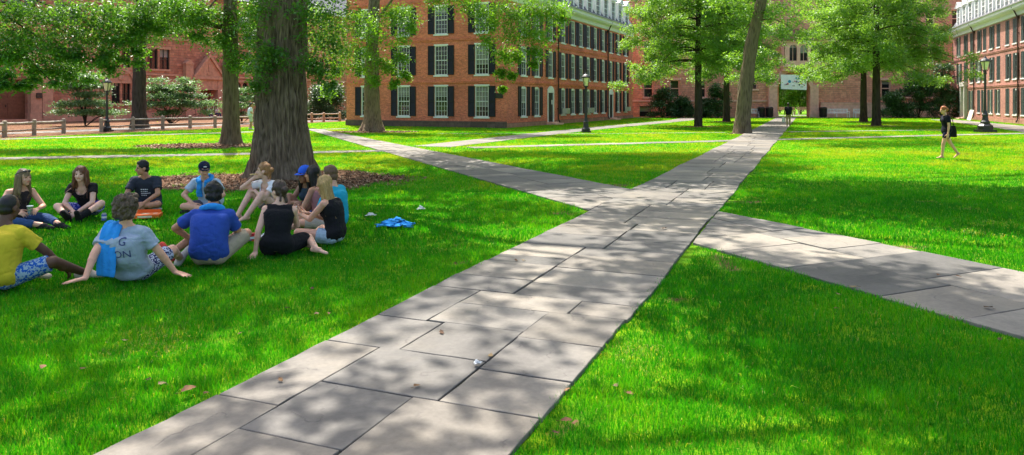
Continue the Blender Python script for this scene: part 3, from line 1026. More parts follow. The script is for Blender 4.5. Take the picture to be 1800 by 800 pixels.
# black tee, knee boots
x, y = gp(155, 380)
p_blk = person('person with auburn hair in a black V-neck T-shirt and black knee socks', x, y, 186,
    px_pose(lean=26, curve=14, handR=(.02, .42, .13), handL=(-.04, .44, .13), elbowR=(1, -.2, .1), elbowL=(-1, -.2, .1), footR=(.02, .60, .07), footL=(-.14, .62, .07), kneeR=(1, .2, .5), kneeL=(-1, .2, .7), toeR=(.1, .5, .6), toeL=(-.1, .6, .7), head_yaw=8, head_pitch=0),
    dict(skin='pale', hair=('long', (.22, .085, .04)), hairlen=.24, top=('tee', BLACK, .42), scoop=.085, bottom=('shorts', pat_kilt, .62), shoes=('sock', BLACK)), s=.98, fem=True, seed=111)
# tank top, jeans, far left
x, y = gp(27, 397)
p_jea = person('person with long streaky blonde hair in a dark brown tank top and blue jeans', x, y, 236,
    px_pose(lean=16, curve=14, side=-3, handL=(-.12, .40, .26), elbowL=(-.8, -.2, -.6), handR=(.14, .36, .25), elbowR=(.9, -.2, -.6), curlL=.5, curlR=.5, palmL=(.5, .2, -.6),
            footL=(-.25, .76, .06), kneeL=(-.9, .3, .45), footR=(-.08, .62, .06), kneeR=(.9, .3, .2), toeL=(-.3, 1, -.1), toeR=(-.6, 1, -.1), head_yaw=20, head_pitch=0),
    dict(skin='fair', hair=('long', (.30, .20, .10)), hairlen=.30, top=('tank', (.035, .026, .028), 0), bottom=('jeans', (.035, .075, .18), 1.75), shoes=('shoe', (.02, .018, .018))), s=.96, fem=True, seed=121)

# ---- people further off
far = dict(vox=.014, group=None)
x, y = 13.45, 22.9
p_wlk = person("person with ginger hair in a dark top and shorts walking barefoot across the lawn", x, y, 84,
    dict(hip=.88, lean=4, curve=4, handL=(-.24, .06, .72), handR=(.22, -.04, .74), elbowL=(-.3, -1, 0), elbowR=(.3, -1, 0), footR=(.06, -.40, .12), footL=(-.06, .16, .07), kneeL=(0, 1, .1), kneeR=(0, 1, .1), toeL=(0, 1, -.05), toeR=(0, .8, -.6), head_pitch=8),
    dict(skin='fair', hair=('bun', (.50, .16, .045)), top=('tee', (.006, .007, .016), .62), bottom=('shorts', (.005, .008, .035), .58)), s=.98, fem=True, seed=131, **far)
x, y = 19.62, 52.5
p_pth = person('person in a black T-shirt and khaki trousers walking away along the paved path', x, y, -18,
    dict(hip=.90, lean=3, curve=4, handL=(-.30, .04, .72), handR=(.28, .0, .74), elbowL=(-.4, -1, 0), elbowR=(.4, -1, 0), footR=(.10, .18, .07), footL=(-.09, -.22, .10), kneeL=(0, 1, .1), kneeR=(0, 1, .1), toeL=(0, .8, -.5), toeR=(0, 1, 0)),
    dict(skin='dark', hair=('buzz', (.01, .01, .01)), top=('tee', BLACK, .7), loose=True, bottom=('trousers', (.36, .27, .13), 1.9), shoes=('shoe', BLACK)), s=1.02, seed=141, **far)
x, y = -16.6, 46.9
STAND = dict(hip=.90, lean=2, curve=4, elbowL=(-.4, -1, 0), elbowR=(.4, -1, 0), footR=(.10, .03, .07), footL=(-.10, -.02, .07), kneeL=(0, 1, .1), kneeR=(0, 1, .1))
person('person in a white shirt and pale shorts standing nearest the wooden rail fence', x, y, -60,
    px_pose(STAND, handL=(-.10, .25, 1.05), handR=(.18, .22, 1.0)),
    dict(skin='tan', hair=('short', (.03, .02, .018)), top=('tee', (.72, .72, .74), .7), loose=True, bottom=('shorts', (.62, .56, .46), .95), shoes=('shoe', (.6, .58, .55))), s=1.02, seed=151, **far)
person('person in a pink T-shirt standing half behind the one in a white shirt', x + .42, y + .9, 120,
    px_pose(STAND, handL=(-.2, .15, .8), handR=(.2, .12, .82)),
    dict(skin='fair', hair=('short', (.16, .09, .05)), top=('tee', (.62, .40, .38), .7), loose=True, bottom=('shorts', (.5, .44, .36), .95), shoes=('shoe', (.5, .48, .45))), s=.97, seed=161, **far)
# ================================================================ buildings
def wall_mesh(name, mat, W, H, ops, depth=.16, top=None):
    """wall in the local x,z plane, outside is -y; ops = (x0, z0, x1, z1, rise) openings with reveals, rise>0 = arched head"""
    mb = MB()
    xs = sorted({0.0, W} | {o[0] for o in ops} | {o[2] for o in ops})
    zs = sorted({0.0, H} | {o[1] for o in ops} | {o[3] for o in ops})
    for i in range(len(xs) - 1):
        for j in range(len(zs) - 1):
            xc = (xs[i] + xs[i + 1]) / 2; zc = (zs[j] + zs[j + 1]) / 2
            if any(o[0] < xc < o[2] and o[1] < zc < o[3] for o in ops): continue
            mb.add([(xs[i], 0, zs[j]), (xs[i + 1], 0, zs[j]), (xs[i + 1], 0, zs[j + 1]), (xs[i], 0, zs[j + 1])], [(0, 1, 2, 3)])
    for o in ops:
        x0, z0, x1, z1 = o[:4]; rise = o[4] if len(o) > 4 else 0
        if rise:
            n = 8; w = (x1 - x0) / 2; xc = (x0 + x1) / 2
            R_ = (w * w + rise * rise) / (2 * rise); zc = z1 - R_
            a0 = math.asin(min(1, w / R_))
            arc = [(xc + R_ * math.sin(-a0 + 2 * a0 * k / n), zc + R_ * math.cos(-a0 + 2 * a0 * k / n)) for k in range(n + 1)]
            for k in range(n):
                (ax, az), (bx, bz) = arc[k], arc[k + 1]
                mb.add([(ax, 0, az), (bx, 0, bz), (bx, 0, z1), (ax, 0, z1)], [(0, 1, 2, 3)])
                mb.add([(ax, 0, az), (bx, 0, bz), (bx, depth, bz), (ax, depth, az)], [(3, 2, 1, 0)])
            zt = z1 - rise
        else:
            zt = z1
            mb.add([(x0, 0, z1), (x1, 0, z1), (x1, depth, z1), (x0, depth, z1)], [(3, 2, 1, 0)])
        mb.add([(x0, 0, z0), (x1, 0, z0), (x1, depth, z0), (x0, depth, z0)], [(0, 1, 2, 3)])
        mb.add([(x0, 0, z0), (x0, depth, z0), (x0, depth, zt), (x0, 0, zt)], [(0, 1, 2, 3)])
        mb.add([(x1, 0, z0), (x1, depth, z0), (x1, depth, zt), (x1, 0, zt)], [(3, 2, 1, 0)])
    if top: mb.add([(x, 0, z) for x, z in top], [list(range(len(top)))])
    return mb.mesh(name, mat)


WC = {}
def sash_window(parent, w, h, loc, rz, rise=0, cols=4, rows=6, shutters=None, sill=True, key='', head=False, deep=.07):
    """sash window, centred at loc (bottom middle): window frame > pane, sill, shutter"""
    k = (round(w, 2), round(h, 2), rise, cols, rows, str(shutters), sill, key, head)
    if k not in WC:
        fr = MB(); t = .07
        fr.box(-w / 2, -w / 2 + t, -.012, .11, 0, h - rise)
        fr.box(w / 2 - t, w / 2, -.012, .11, 0, h - rise)
        fr.box(-w / 2 + t, w / 2 - t, -.012, .11, 0, t)
        if rise:
            n = 8; hw = w / 2; R_ = (hw * hw + rise * rise) / (2 * rise); zc = h - R_; a0 = math.asin(min(1, hw / R_))
            for i in range(n):
                a, b = -a0 + 2 * a0 * i / n, -a0 + 2 * a0 * (i + 1) / n
                fr.prism([(R_ * math.sin(a), h - rise - t), (R_ * math.sin(b), h - rise - t), (R_ * math.sin(b), zc + R_ * math.cos(b)), (R_ * math.sin(a), zc + R_ * math.cos(a))][::-1], -.012, .11)
            top = h - rise - t
        else:
            fr.box(-w / 2 + t, w / 2 - t, -.012, .11, h - t, h)
            top = h - t
        if head:
            fr.box(-w / 2 - .06, w / 2 + .06, -.05, -.012, h - .03, h + .08)
        mid = (t + top) / 2
        fr.box(-w / 2 + t, w / 2 - t, .02, .075, mid - .025, mid + .025)
        bw = .009
        for i in range(1, cols):
            xx = -w / 2 + t + (w - 2 * t) * i / cols
            fr.box(xx - bw, xx + bw, .035, .062, t, mid - .025); fr.box(xx - bw, xx + bw, .015, .045, mid + .025, top)
        for j in range(1, rows):
            zz = t + (top - t) * j / rows
            if abs(zz - mid) > .04:
                y_ = .036 if zz < mid else .016
                fr.box(-w / 2 + t, w / 2 - t, y_, y_ + .025, zz - bw, zz + bw)
        pn = MB(); pn.box(-w / 2 + t * .5, w / 2 - t * .5, .063, .09, t * .5, top + t * .4)
        sl = MB(); sl.box(-w / 2 - .07, w / 2 + .07, -.10, -.013, -.10, 0.0)
        WC[k] = [fr.mesh('window', M['white']), pn.mesh('pane', M['glass']), sl.mesh('sill', M['white']) if sill else None]
        if shutters:
            sw_ = .50; hh = h - .04; s_ = MB(); off = .03
            s_.box(0, .06, -.06, -.015, 0, hh); s_.box(sw_ - .06, sw_, -.06, -.015, 0, hh)
            for zz in (0, hh * .48, hh - .07): s_.box(.06, sw_ - .06, -.058, -.017, zz, zz + .07)
            s_.box(.055, sw_ - .055, -.022, -.016, .02, hh - .02)
            nl = 26
            for i in range(nl):
                z0 = .07 + (hh - .16) * i / nl
                s_.add([(.06, -.052, z0), (sw_ - .06, -.052, z0), (sw_ - .06, -.022, z0 + (hh - .16) / nl), (.06, -.022, z0 + (hh - .16) / nl)], [(0, 1, 2, 3)])
            WC[k].append(s_.mesh('shutter', shutters))
    me = WC[k]; sw_o = .515
    w_ = link('window', me[0], parent, loc, rz)
    link('pane', me[1], w_)
    if me[2]: link('sill', me[2], w_)
    if shutters:
        link('shutter', me[3], w_, (-w / 2 - sw_o, -.035, .02)); link('shutter', me[3], w_, (w / 2 + .015, -.035, .02))
    return w_


def hall(name_label, origin, rz, Wd, L, end_t, side_t, doors, pipes, brick, shut, base, show_end=True, long_side=True, arch=.12):
    """brick hall: side wall on the local x=0 plane (faces +x, runs along +y), end wall on y=0 (faces -y, runs to -x)"""
    B = thing('brick_hall', name_label, 'building', (*origin, 0), rz)
    H = 9.15; base_h = .42
    fl = [(.72, 2.15), (3.62, 2.1), (6.5, 2.0)]
    # side wall (x -> y)
    ops = []; w = 1.05
    for t in side_t:
        for k, (z0, h) in enumerate(fl):
            if k == 0 and any(abs(t - d) < .6 for d in doors): continue
            ops.append((t - w / 2, z0, t + w / 2, z0 + h, arch if k < 2 else 0))
    for d in doors: ops.append((d - .68, .05, d + .68, 2.98, .3))
    sw = link('side_wall', wall_mesh('side_wall', brick, L, H, ops), B, (0, 0, 0), PI / 2)
    for o in ops:
        if o[1] > .1:
            k = [i for i, f in enumerate(fl) if abs(f[0] - o[1]) < .01][0]
            sash_window(B, w, o[3] - o[1], (-.04, (o[0] + o[2]) / 2, o[1]), PI / 2, arch if k < 2 else 0, 3, 4, shut)
    for d in doors:
        m = MB()
        for a, b in ((-.68, -.52), (.52, .68)): m.box(a, b, -.04, .12, .05, 2.68)
        n = 8; hw = .68; rise = .3; R_ = (hw * hw + rise * rise) / (2 * rise); zc = 2.98 - R_; a0 = math.asin(hw / R_)
        for i in range(n):
            a, b = -a0 + 2 * a0 * i / n, -a0 + 2 * a0 * (i + 1) / n
            m.prism([(R_ * math.sin(a), 2.45), (R_ * math.sin(b), 2.45), (R_ * math.sin(b), zc + R_ * math.cos(b)), (R_ * math.sin(a), zc + R_ * math.cos(a))][::-1], -.043, .12)
        df = m.build('door_frame', M['white'], B, (0, d, 0), PI / 2)
        m = MB(); m.box(-.52, .52, .03, .1, .06, 2.45)
        for zz in (.25, .95, 1.7):
            for xx in (-.4, .06): m.box(xx, xx + .34, .012, .03, zz, zz + .55)
        dr = m.build('door', M['door_black'], df)
        m = MB(); m.box(.38, .44, -.02, .02, 1.0, 1.12); m.build('handle', M['metal'], dr)
        m = MB(); m.box(-.9, .9, -.75, -.002, -.05, .12); m.box(-.75, .75, -.4, -.004, .12, .2); m.build('doorstep', M['redstone_trim'], B, (0, d, 0), PI / 2)
    if show_end:
        eops = []
        for t in end_t:
            for k, (z0, h) in enumerate(fl): eops.append((Wd - t - w / 2, z0, Wd - t + w / 2, z0 + h))
        gab = [(0, H), (Wd, H), (Wd, 9.5), (Wd - 2.1, 12.6), (Wd / 2, 14.8), (2.1, 12.6), (0, 9.5)]
        link('end_wall', wall_mesh('end_wall', brick, Wd, H, eops, top=gab), B, (-Wd, 0, 0), 0)
        for o in eops:
            sash_window(B, w, o[3] - o[1], (-Wd + (o[0] + o[2]) / 2, .04, o[1]), 0, 0, 4, 6, shut, head=True)
    else:
        m = MB(); gab = [(0, 0), (Wd, 0), (Wd, 9.5), (Wd - 2.1, 12.6), (Wd / 2, 14.8), (2.1, 12.6), (0, 9.5)]
        m.add([(x, 0, z) for x, z in gab], [list(range(len(gab)))]); m.build('end_wall', brick, B, (-Wd, 0, 0))
    m = MB(); m.add([(-Wd, L, 0), (0, L, 0), (0, L, 9.5), (-2.1, L, 12.6), (-Wd / 2, L, 14.8), (-Wd + 2.1, L, 12.6), (-Wd, L, 9.5)], [list(range(7))[::-1]])
    m.add([(-Wd, 0, 0), (-Wd, L, 0), (-Wd, L, 9.5), (-Wd, 0, 9.5)], [(0, 3, 2, 1)])
    m.build('rear_wall', brick, B)
    # plinth, string courses
    m = MB(); m.box(-Wd - .05, .05, -.06, -.003, -.3, base_h); m.build('plinth', base, B)
    m = MB()
    segs = []; y0 = .0
    for d in sorted(doors): segs.append((y0, d - .95)); y0 = d + .95
    segs.append((y0, L))
    for a, b in segs: m.box(.003, .06, a, b, -.3, base_h - .1)
    m.build('plinth', M['rose_plinth'] if base is not M['rose_plinth'] else base, B)
    for z in (3.05, 6.02):
        m = MB(); m.box(.003, .05, -.05, L, z, z + .16); m.box(.003, .075, -.075, L, z + .10, z + .145); m.build('string_course', brick, B)
        if show_end:
            m = MB(); m.box(-Wd, .002, -.05, -.003, z, z + .16); m.box(-Wd, .002, -.075, -.052, z + .10, z + .145); m.build('string_course', brick, B)
    if show_end:
        m = MB(); m.box(-Wd, .002, -.06, -.003, 8.78, 8.92); m.build('string_course', brick, B)
    # cornice
    m = MB()
    prof = [(.004, 8.62), (.10, 8.66), (.12, 8.95), (.42, 9.05), (.52, 9.18), (.52, 9.34), (.58, 9.42), (-.3, 9.42), (-.3, 9.2), (.004, 9.2)]
    vs = [(x, -.05, z) for x, z in prof] + [(x, L + .1, z) for x, z in prof]; n = len(prof)
    m.add(vs, [list(range(n)), list(range(2 * n - 1, n - 1, -1))] + [(i, n + i, n + (i + 1) % n, (i + 1) % n) for i in range(n)])
    m.build('cornice', M['white'], B)
    m = MB(); m.box(.50, .64, -.05, L + .1, 9.43, 9.53); m.build('gutter', M['metal'], B)
    # gambrel roof
    m = MB()
    pr = [(.35, 9.44), (-2.0, 12.65), (-Wd / 2, 14.85), (-Wd + 2.0, 12.65), (-Wd - .35, 9.44)]
    vs = [(x, -.15, z) for x, z in pr] + [(x, L + .15, z) for x, z in pr]
    m.add(vs, [(i, 5 + i, 6 + i, i + 1) for i in range(4)])
    roof = m.build('roof', M['slate'], B)
    # dormers
    DW, DH = 1.5, 1.95
    for t in [side_t[0] + i * 2.42 for i in range(int((L - side_t[0] - .8) / 2.42) + 1)]:
        m = MB(); x0 = .10
        m.box(-DW / 2, -.52, -x0, -x0 + .1, 9.6, 9.6 + DH); m.box(.52, DW / 2, -x0, -x0 + .1, 9.6, 9.6 + DH)
        m.box(-.52, .52, -x0, -x0 + .1, 9.6, 9.72); m.box(-.52, .52, -x0, -x0 + .1, 9.6 + DH - .14, 9.6 + DH)
        m.box(-DW / 2, -DW / 2 + .06, -x0 + .1, 1.9, 9.6, 9.6 + DH); m.box(DW / 2 - .06, DW / 2, -x0 + .1, 1.9, 9.6, 9.6 + DH)
        z1 = 9.6 + DH
        m.prism([(-DW / 2 - .12, z1), (DW / 2 + .12, z1), (0, z1 + .52)], -x0 - .12, -x0 + .0)
        D = m.build('dormer', M['white'], B, (0, t, 0), PI / 2)
        m = MB(); m.prism([(-DW / 2 - .16, z1 + .005), (-DW / 2 - .16, z1 + .06), (0, z1 + .62), (DW / 2 + .16, z1 + .06), (DW / 2 + .16, z1 + .005), (0, z1 + .55)], -x0 - .16, 2.0)
        m.build('dormer_roof', M['white'], D)
        k = ('dw',)
        if k not in WC:
            f = MB(); h = DH - .26
            f.box(-.52, -.46, 0, .06, 0, h); f.box(.46, .52, 0, .06, 0, h); f.box(-.46, .46, 0, .05, h / 2 - .03, h / 2 + .03)
            for q in (-.16, .16): f.box(q - .012, q + .012, .01, .04, 0, h)
            for q in (.25, .75): f.box(-.46, .46, .012, .042, h * q - .012, h * q + .012)
            f.box(-.5, .5, .045, .07, 0, h, 1)
            WC[k] = f.mesh('window', [M['white'], M['glass']])
        link('window', WC[k], D, (0, -x0 + .02, 9.72))
    # downpipes
    for t in pipes:
        m = MB()
        m.tube([(.52, t, 9.3), (.35, t, 9.0), (.09, t, 8.4), (.09, t, .4), (.22, t, .12)], .055, 8)
        for z in (1.2, 4.2, 7.2): m.box(.003, .17, t - .09, t + .09, z, z + .06)
        m.box(.003, .2, t - .13, t + .13, 8.35, 8.6)
        m.build('downpipe', M['pipe'], B)
    return B


A_side = math.atan2(.911, .413)
hallA = hall('red brick Georgian hall with black shutters and white dormers, behind the lawn at centre', (-.38, 49.8), -math.atan2(.413, .911), 13.15, 32.2,
             [1.85, 5.05, 8.15, 11.3], [2.95, 5.4, 8.15, 10.95, 13.3, 15.3, 17.3, 19.3, 21.7, 24.2, 26.7, 29.4], [8.15, 24.2], [9.65, 23.0],
             M['brick'], M['black_shutter'], M['plinth'])
m = MB(); m.box(-.8, -.25, -.05, -.004, 2.0, 2.35); m.build('plaque', M['iron'], hallA)
m = MB(); m.box(.07, .075, 8.02, 8.24, 1.55, 1.9); 
m.v = [(v[0] - .06, v[1] + .28, v[2]) for v in m.v]; m.build('notice', M['white'], hallA)
hallB = hall('red brick hall with closed dark green shutters at the right edge, beside the tall lamp', (47.75, 80.0), math.atan2(.332, -.943), 13.0, 42.0,
             [], [2.7, 5.2, 7.75, 10.4, 12.5, 14.6, 16.9, 19.5, 21.5, 23.6, 26.2, 28.6, 31.0, 33.4, 35.8, 38.2, 40.4], [5.2], [8.95, 22.6, 37.0],
             M['pale_brick'], M['green_shutter'], M['rose_plinth'], show_end=False)
# its shutters are shut: swing each pair over the window
for ch in hallB.children:
    if ch.name.startswith('window'):
        for s_ in ch.children:
            if s_.name.startswith('shutter'):
                if random.random() < .75:
                    s_.location.x = -.508 if s_.location.x < 0 else .008
                    s_.location.y = -.0
m = MB()
for a in (-.9, .62): m.box(a, a + .28, -.3, -.01, .0, 3.3)
m.box(-1.0, 1.0, -.34, -.012, 3.3, 3.75); m.build('door_surround', M['concrete'], hallB, (0, 5.2, 0), PI / 2)

# ---- window air conditioners
def aircon(hallo, t, label):
    m = MB(); m.box(-.33, .33, -.42, .0, 0, .42)
    a = link('air_conditioner', None, None)
    mw = hallo.matrix_basis
    p = Matrix.Translation(hallo.location) @ Matrix.Rotation(hallo.rotation_euler.z, 4, 'Z') @ Vector((.05, t, .80))
    a.location = p; a.rotation_euler = (0, 0, hallo.rotation_euler.z + PI / 2)
    tag(a, label, 'air conditioner', 'window air conditioners')
    m.build('case', M['cream'], a)
    g = MB()
    for i in range(9): g.box(-.29, .29, -.432, -.421, .04 + i * .04, .058 + i * .04)
    g.build('grille', M['metal'], a)
aircon(hallA, 10.95, 'cream window air conditioner in the first ground floor window past the nearer black door')
aircon(hallA, 17.3, 'cream window air conditioner just behind the black lamp post')
aircon(hallA, 29.4, 'cream window air conditioner in the last ground floor window of the brick hall')

# ---- back range with the gateway arch (faces the camera, plane y = 84)
RB = thing('gatehouse', 'red sandstone gatehouse range with an arched passage and a bay of arched windows above it', 'building', (0, 84, 0))
GX0, GX1, ax0, ax1 = 10.0, 60.0, 30.05, 33.65
ops = [(ax0 - GX0, .02, ax1 - GX0, 5.1, 1.7)]
wins = []
for xx in (12.5, 15.5, 18.5, 21.5, 36.5, 39.5, 42.5, 45.0, 47.5, 50.5):
    for z0, h in ((2.3, 1.9), (6.3, 2.2), (10.2, 2.0)):
        if xx > 30 and z0 < 3 and xx < 40: continue
        ops.append((xx - .55 - GX0, z0, xx + .55 - GX0, z0 + h)); wins.append((xx, z0, h))
for xx in (26.0, 27.5): 
    ops.append((xx - .4 - GX0, 3.2, xx + .4 - GX0, 4.7)); wins.append((xx, 3.2, 1.5))
for xx in (12.3, 15.2, 18.2, 23.5): ops.append((xx - .7 - GX0, .05, xx + .7 - GX0, 1.25))
link('front_wall', wall_mesh('front_wall', M['redstone'], GX1 - GX0, 13.5, ops, depth=.5), RB, (GX0, 0, 0))
for xx, z0, h in wins:
    k = ('gw', round(h, 1))
    if k not in WC:
        w = .8 if h < 1.6 else 1.1
        f = MB(); f.box(-w / 2, -w / 2 + .1, .1, .3, 0, h); f.box(w / 2 - .1, w / 2, .1, .3, 0, h); f.box(-w / 2 + .1, w / 2 - .1, .1, .3, h - .1, h); f.box(-w / 2 + .1, w / 2 - .1, .12, .28, h * .5 - .05, h * .5 + .05)
        p = MB(); p.box(-w / 2 + .05, w / 2 - .05, .3, .34, 0, h)
        s_ = MB(); s_.box(-w / 2 - .12, w / 2 + .12, -.12, -.01, -.2, 0); l_ = MB(); l_.box(-w / 2 - .12, w / 2 + .12, -.06, -.01, h, h + .22)
        WC[k] = (f.mesh('window', M['redstone_trim']), p.mesh('pane', M['glass']), s_.mesh('sill', M['redstone_trim']), l_.mesh('lintel', M['redstone_trim']))
    a, b, c, l_ = WC[k]
    w_ = link('window', a, RB, (xx, 0, z0)); link('pane', b, w_); link('sill', c, w_); link('lintel', l_, w_)
for xx in (12.3, 15.2, 18.2, 23.5):
    m = MB(); m.box(-.7, .7, .4, .45, .05, 1.25); m.build('basement_window', M['glass'], RB, (xx, 0, 0))
# arch piers and moulding, passage
for a, b in ((ax0 - 1.0, ax0 - .05), (ax1 + .05, ax1 + 1.0)):
    m = MB(); m.box(a, b, -.45, -.005, 0, 3.4); m.box(a - .08, b + .08, -.52, -.451, 0, .6); m.box(a - .06, b + .06, -.5, -.006, 3.4, 3.65)
    m.build('pier', M['redstone_trim'], RB)
m = MB(); n = 14; hw = (ax1 - ax0) / 2; rise = 1.7; R_ = (hw * hw + rise * rise) / (2 * rise); zc = 5.1 - R_; a0 = math.asin(min(1, hw / R_)); xc = (ax0 + ax1) / 2
for i in range(n):
    a, b = -a0 + 2 * a0 * i / n, -a0 + 2 * a0 * (i + 1) / n
    m.prism([(xc + r * math.sin(t), zc + r * math.cos(t)) for r, t in ((R_, a), (R_, b), (R_ + .5, b), (R_ + .5, a))][::-1], -.3, -.004)
m.build('arch_moulding', M['redstone_trim'], RB)
m = MB()
PD = 6.0; PS = PD * .40                            # the passage runs on in line with the path
m.add([(ax0, .5, 0), (ax0 + PS, PD, 0), (ax0 + PS, PD, 3.4), (ax0, .5, 3.4)], [(0, 1, 2, 3)])
m.add([(ax1, .5, 0), (ax1 + PS, PD, 0), (ax1 + PS, PD, 3.4), (ax1, .5, 3.4)], [(3, 2, 1, 0)])
for i in range(n):
    a, b = -a0 + 2 * a0 * i / n, -a0 + 2 * a0 * (i + 1) / n
    pa = (xc + R_ * math.sin(a), zc + R_ * math.cos(a)); pb = (xc + R_ * math.sin(b), zc + R_ * math.cos(b))
    m.add([(pa[0], .5, pa[1]), (pb[0], .5, pb[1]), (pb[0] + PS, PD, pb[1]), (pa[0] + PS, PD, pa[1])], [(3, 2, 1, 0)])
m.build('passage', M['redstone'], RB)
# oriel with three arched windows and tiled roof
ox0, ox1, oz0, oz1 = 30.6, 34.6, 6.0, 8.4
wo = [(.55 + i * 1.2, .35, 1.4 + i * 1.2, 2.15, .4) for i in range(3)]
o_ = link('oriel', wall_mesh('oriel', M['redstone_trim'], 4.0, 2.4, wo, .2), RB, (ox0, -1.0, oz0))
m = MB(); m.box(-.12, 4.12, .0, .99, -.35, -.003); m.box(-.05, 4.05, .25, .99, -.8, -.36); m.box(-.12, 4.12, -.12, .99, 2.403, 2.6)
m.box(0, .02, .21, 1, 0, 2.4); m.box(3.98, 4, .21, 1, 0, 2.4); m.build('oriel_trim', M['redstone_trim'], o_)
for i in range(3):
    m = MB(); m.box(.5 + i * 1.2, 1.45 + i * 1.2, .19, .24, .3, 2.2); m.box(.95 + i * 1.2, 1.0 + i * 1.2, .15, .19, .3, 2.2, 1); m.build('oriel_window', [M['glass'], M['redstone_trim']], o_)
m = MB(); m.add([(-.3, -.3, 2.6), (4.3, -.3, 2.6), (4.3, 1.0, 4.0), (-.3, 1.0, 4.0)], [(0, 1, 2, 3)]); m.build('oriel_roof', M['tile_roof'], o_)
m = MB(); m.add([(GX0, .2, 13.5), (GX1, .2, 13.5), (GX1, 5, 17), (GX0, 5, 17)], [(0, 1, 2, 3)])
bx0, bx1 = ax0 + PS, ax1 + PS
m.build('roof', M['tile_roof'], RB)
m = MB(); m.add([(GX0, PD, 0), (bx0, PD, 0), (bx0, PD, 13.5), (GX0, PD, 13.5)], [(3, 2, 1, 0)]); m.add([(bx1, PD, 0), (GX1, PD, 0), (GX1, PD, 13.5), (bx1, PD, 13.5)], [(3, 2, 1, 0)]); m.add([(bx0, PD, 5.1), (bx1, PD, 5.1), (bx1, PD, 13.5), (bx0, PD, 13.5)], [(3, 2, 1, 0)])
m.add([(GX0, 0, 0), (GX0, PD, 0), (GX0, PD, 13.5), (GX0, 0, 13.5)], [(3, 2, 1, 0)]); m.add([(GX1, 0, 0), (GX1, PD, 0), (GX1, PD, 13.5), (GX1, 0, 13.5)], [(0, 1, 2, 3)])
m.build('rear_wall', M['redstone'], RB)
m = MB(); m.box(ax1 + 1.3, GX1, -.25, -.004, 0, 1.5); m.box(ax1 + 1.3, GX1, -.3, -.006, 1.5, 1.65); m.build('plinth', M['redstone_trim'], RB)
m = MB(); m.box(GX0, ax0 - 1.1, -.08, -.004, 1.75, 1.95); m.build('string_course', M['redstone_trim'], RB)

# banner over the arch
BN = thing('banner', 'white banner with small blue and red figures hung over the gateway arch', 'banner', (31.72, 83.25, 3.2))
m = MB(); nx = 14
for i in range(nx):
    xa, xb = -1.45 + 2.9 * i / nx, -1.45 + 2.9 * (i + 1) / nx
    ya, yb = .05 * math.sin(i * .9), .05 * math.sin((i + 1) * .9)
    ta = .12 * (xa + 1.45) / 2.9; tb = .12 * (xb + 1.45) / 2.9
    m.add([(xa, ya, -.02 - ta), (xb, yb, -.02 - tb), (xb, yb, 1.6 - tb * .4), (xa, ya, 1.6 - ta * .4), (xa, ya + .02, -.02 - ta), (xb, yb + .02, -.02 - tb), (xb, yb + .02, 1.6 - tb * .4), (xa, ya + .02, 1.6 - ta * .4)],
          [(0, 1, 2, 3), (7, 6, 5, 4), (0, 4, 5, 1), (3, 2, 6, 7)])
m.build('cloth', m_plain('banner_cloth', (.86, .87, .90), .7, .04, 3), BN)
mb_ = m_plain('banner_blue', (.03, .28, .50), .7, .1, 9); mr_ = m_plain('banner_red', (.45, .06, .10), .7, .1, 9); mk_ = m_plain('banner_ink', (.05, .06, .12), .7, .1, 9)
m = MB()
def disc(x, z, r, mat):
    m.add([(x + r * math.cos(2 * PI * i / 12), -.07, z + r * math.sin(2 * PI * i / 12)) for i in range(12)], [list(range(12))], mat)
disc(-.5, .82, .17, 0); disc(.25, 1.2, .1, 0); disc(.55, 1.15, .08, 0)
for i, (x_, z_) in enumerate(((-1.0, .45), (-.85, .5), (-.7, .55), (-.1, .75), (.1, .85), (.3, .8), (.5, .7), (.7, .75), (.85, .6), (1.0, .5), (1.15, .4), (.6, .45), (.9, 1.0))):
    disc(x_, z_, .055 + .02 * (i % 3), 1 + i % 2)
for x_, z_, l_ in ((.7, .18, .35), (-.2, .3, .3)): m.box(x_, x_ + l_, -.072, -.07, z_, z_ + .06, 2)
m.build('print', [mb_, mr_, mk_], BN)
m = MB()
for xx in (-1.43, 1.43): m.tube([(xx, .02, 1.55), (xx * 1.05, .6, 2.3)], .012, 5)
m.build('cord', M['pale_wood'], BN)

# ---- brownstone range on the left, running away to the right
th = math.atan2(.893, .45)
LBp = (-33.0 - .45 * 46, 78.0 - .893 * 46)
LB = thing('brownstone_range', 'brownstone Gothic building with mullioned windows and a gabled doorway, behind the wooden rail fence', 'building', (*LBp, 0), th)
S0 = 46.0                                   # wall coordinate of the gabled door
def bs(px):
    r = (px - 900) / F; return S0 + (-33 - 78 * r) / (.893 * r - .45)
LW, LH = 92.0, 13.0
ops = []; wl = []
def pairwin(s, z0, h, w=.85, gap=.22, arch=0, n=2):
    tot = n * w + (n - 1) * gap
    for i in range(n):
        a = s - tot / 2 + i * (w + gap); ops.append((a, z0, a + w, z0 + h, arch)); wl.append((a + w / 2, z0, w, h))
sa = bs(213)
pairwin(sa, 1.6, 1.9); pairwin(sa, 5.0, 1.75); pairwin(sa, 8.6, 1.9)
sb = bs(279)
pairwin(sb, 1.6, 1.9, 1.1); pairwin(sb, 5.0, 2.0, 1.15); pairwin(sb, 8.6, 1.9, 1.1)
for px in (120, 440, 470, 510): pairwin(bs(px), 5.0, 1.9, 1.0); pairwin(bs(px), 8.6, 1.9, 1.0)
for px in (425, 455, 487, 517, 560, 578, 594): pairwin(bs(px), 1.7, 2.2, .8, n=2, arch=.35)
for px in (548, 570, 592): pairwin(bs(px), 5.2, 2.2, .8, n=2, arch=.35)
for px in (-60, -140, 60): pairwin(bs(px), 5.0, 1.9, 1.0); 
pairwin(bs(40), 9.0, 2.4, 1.0)
d1, d2 = bs(361), bs(14)
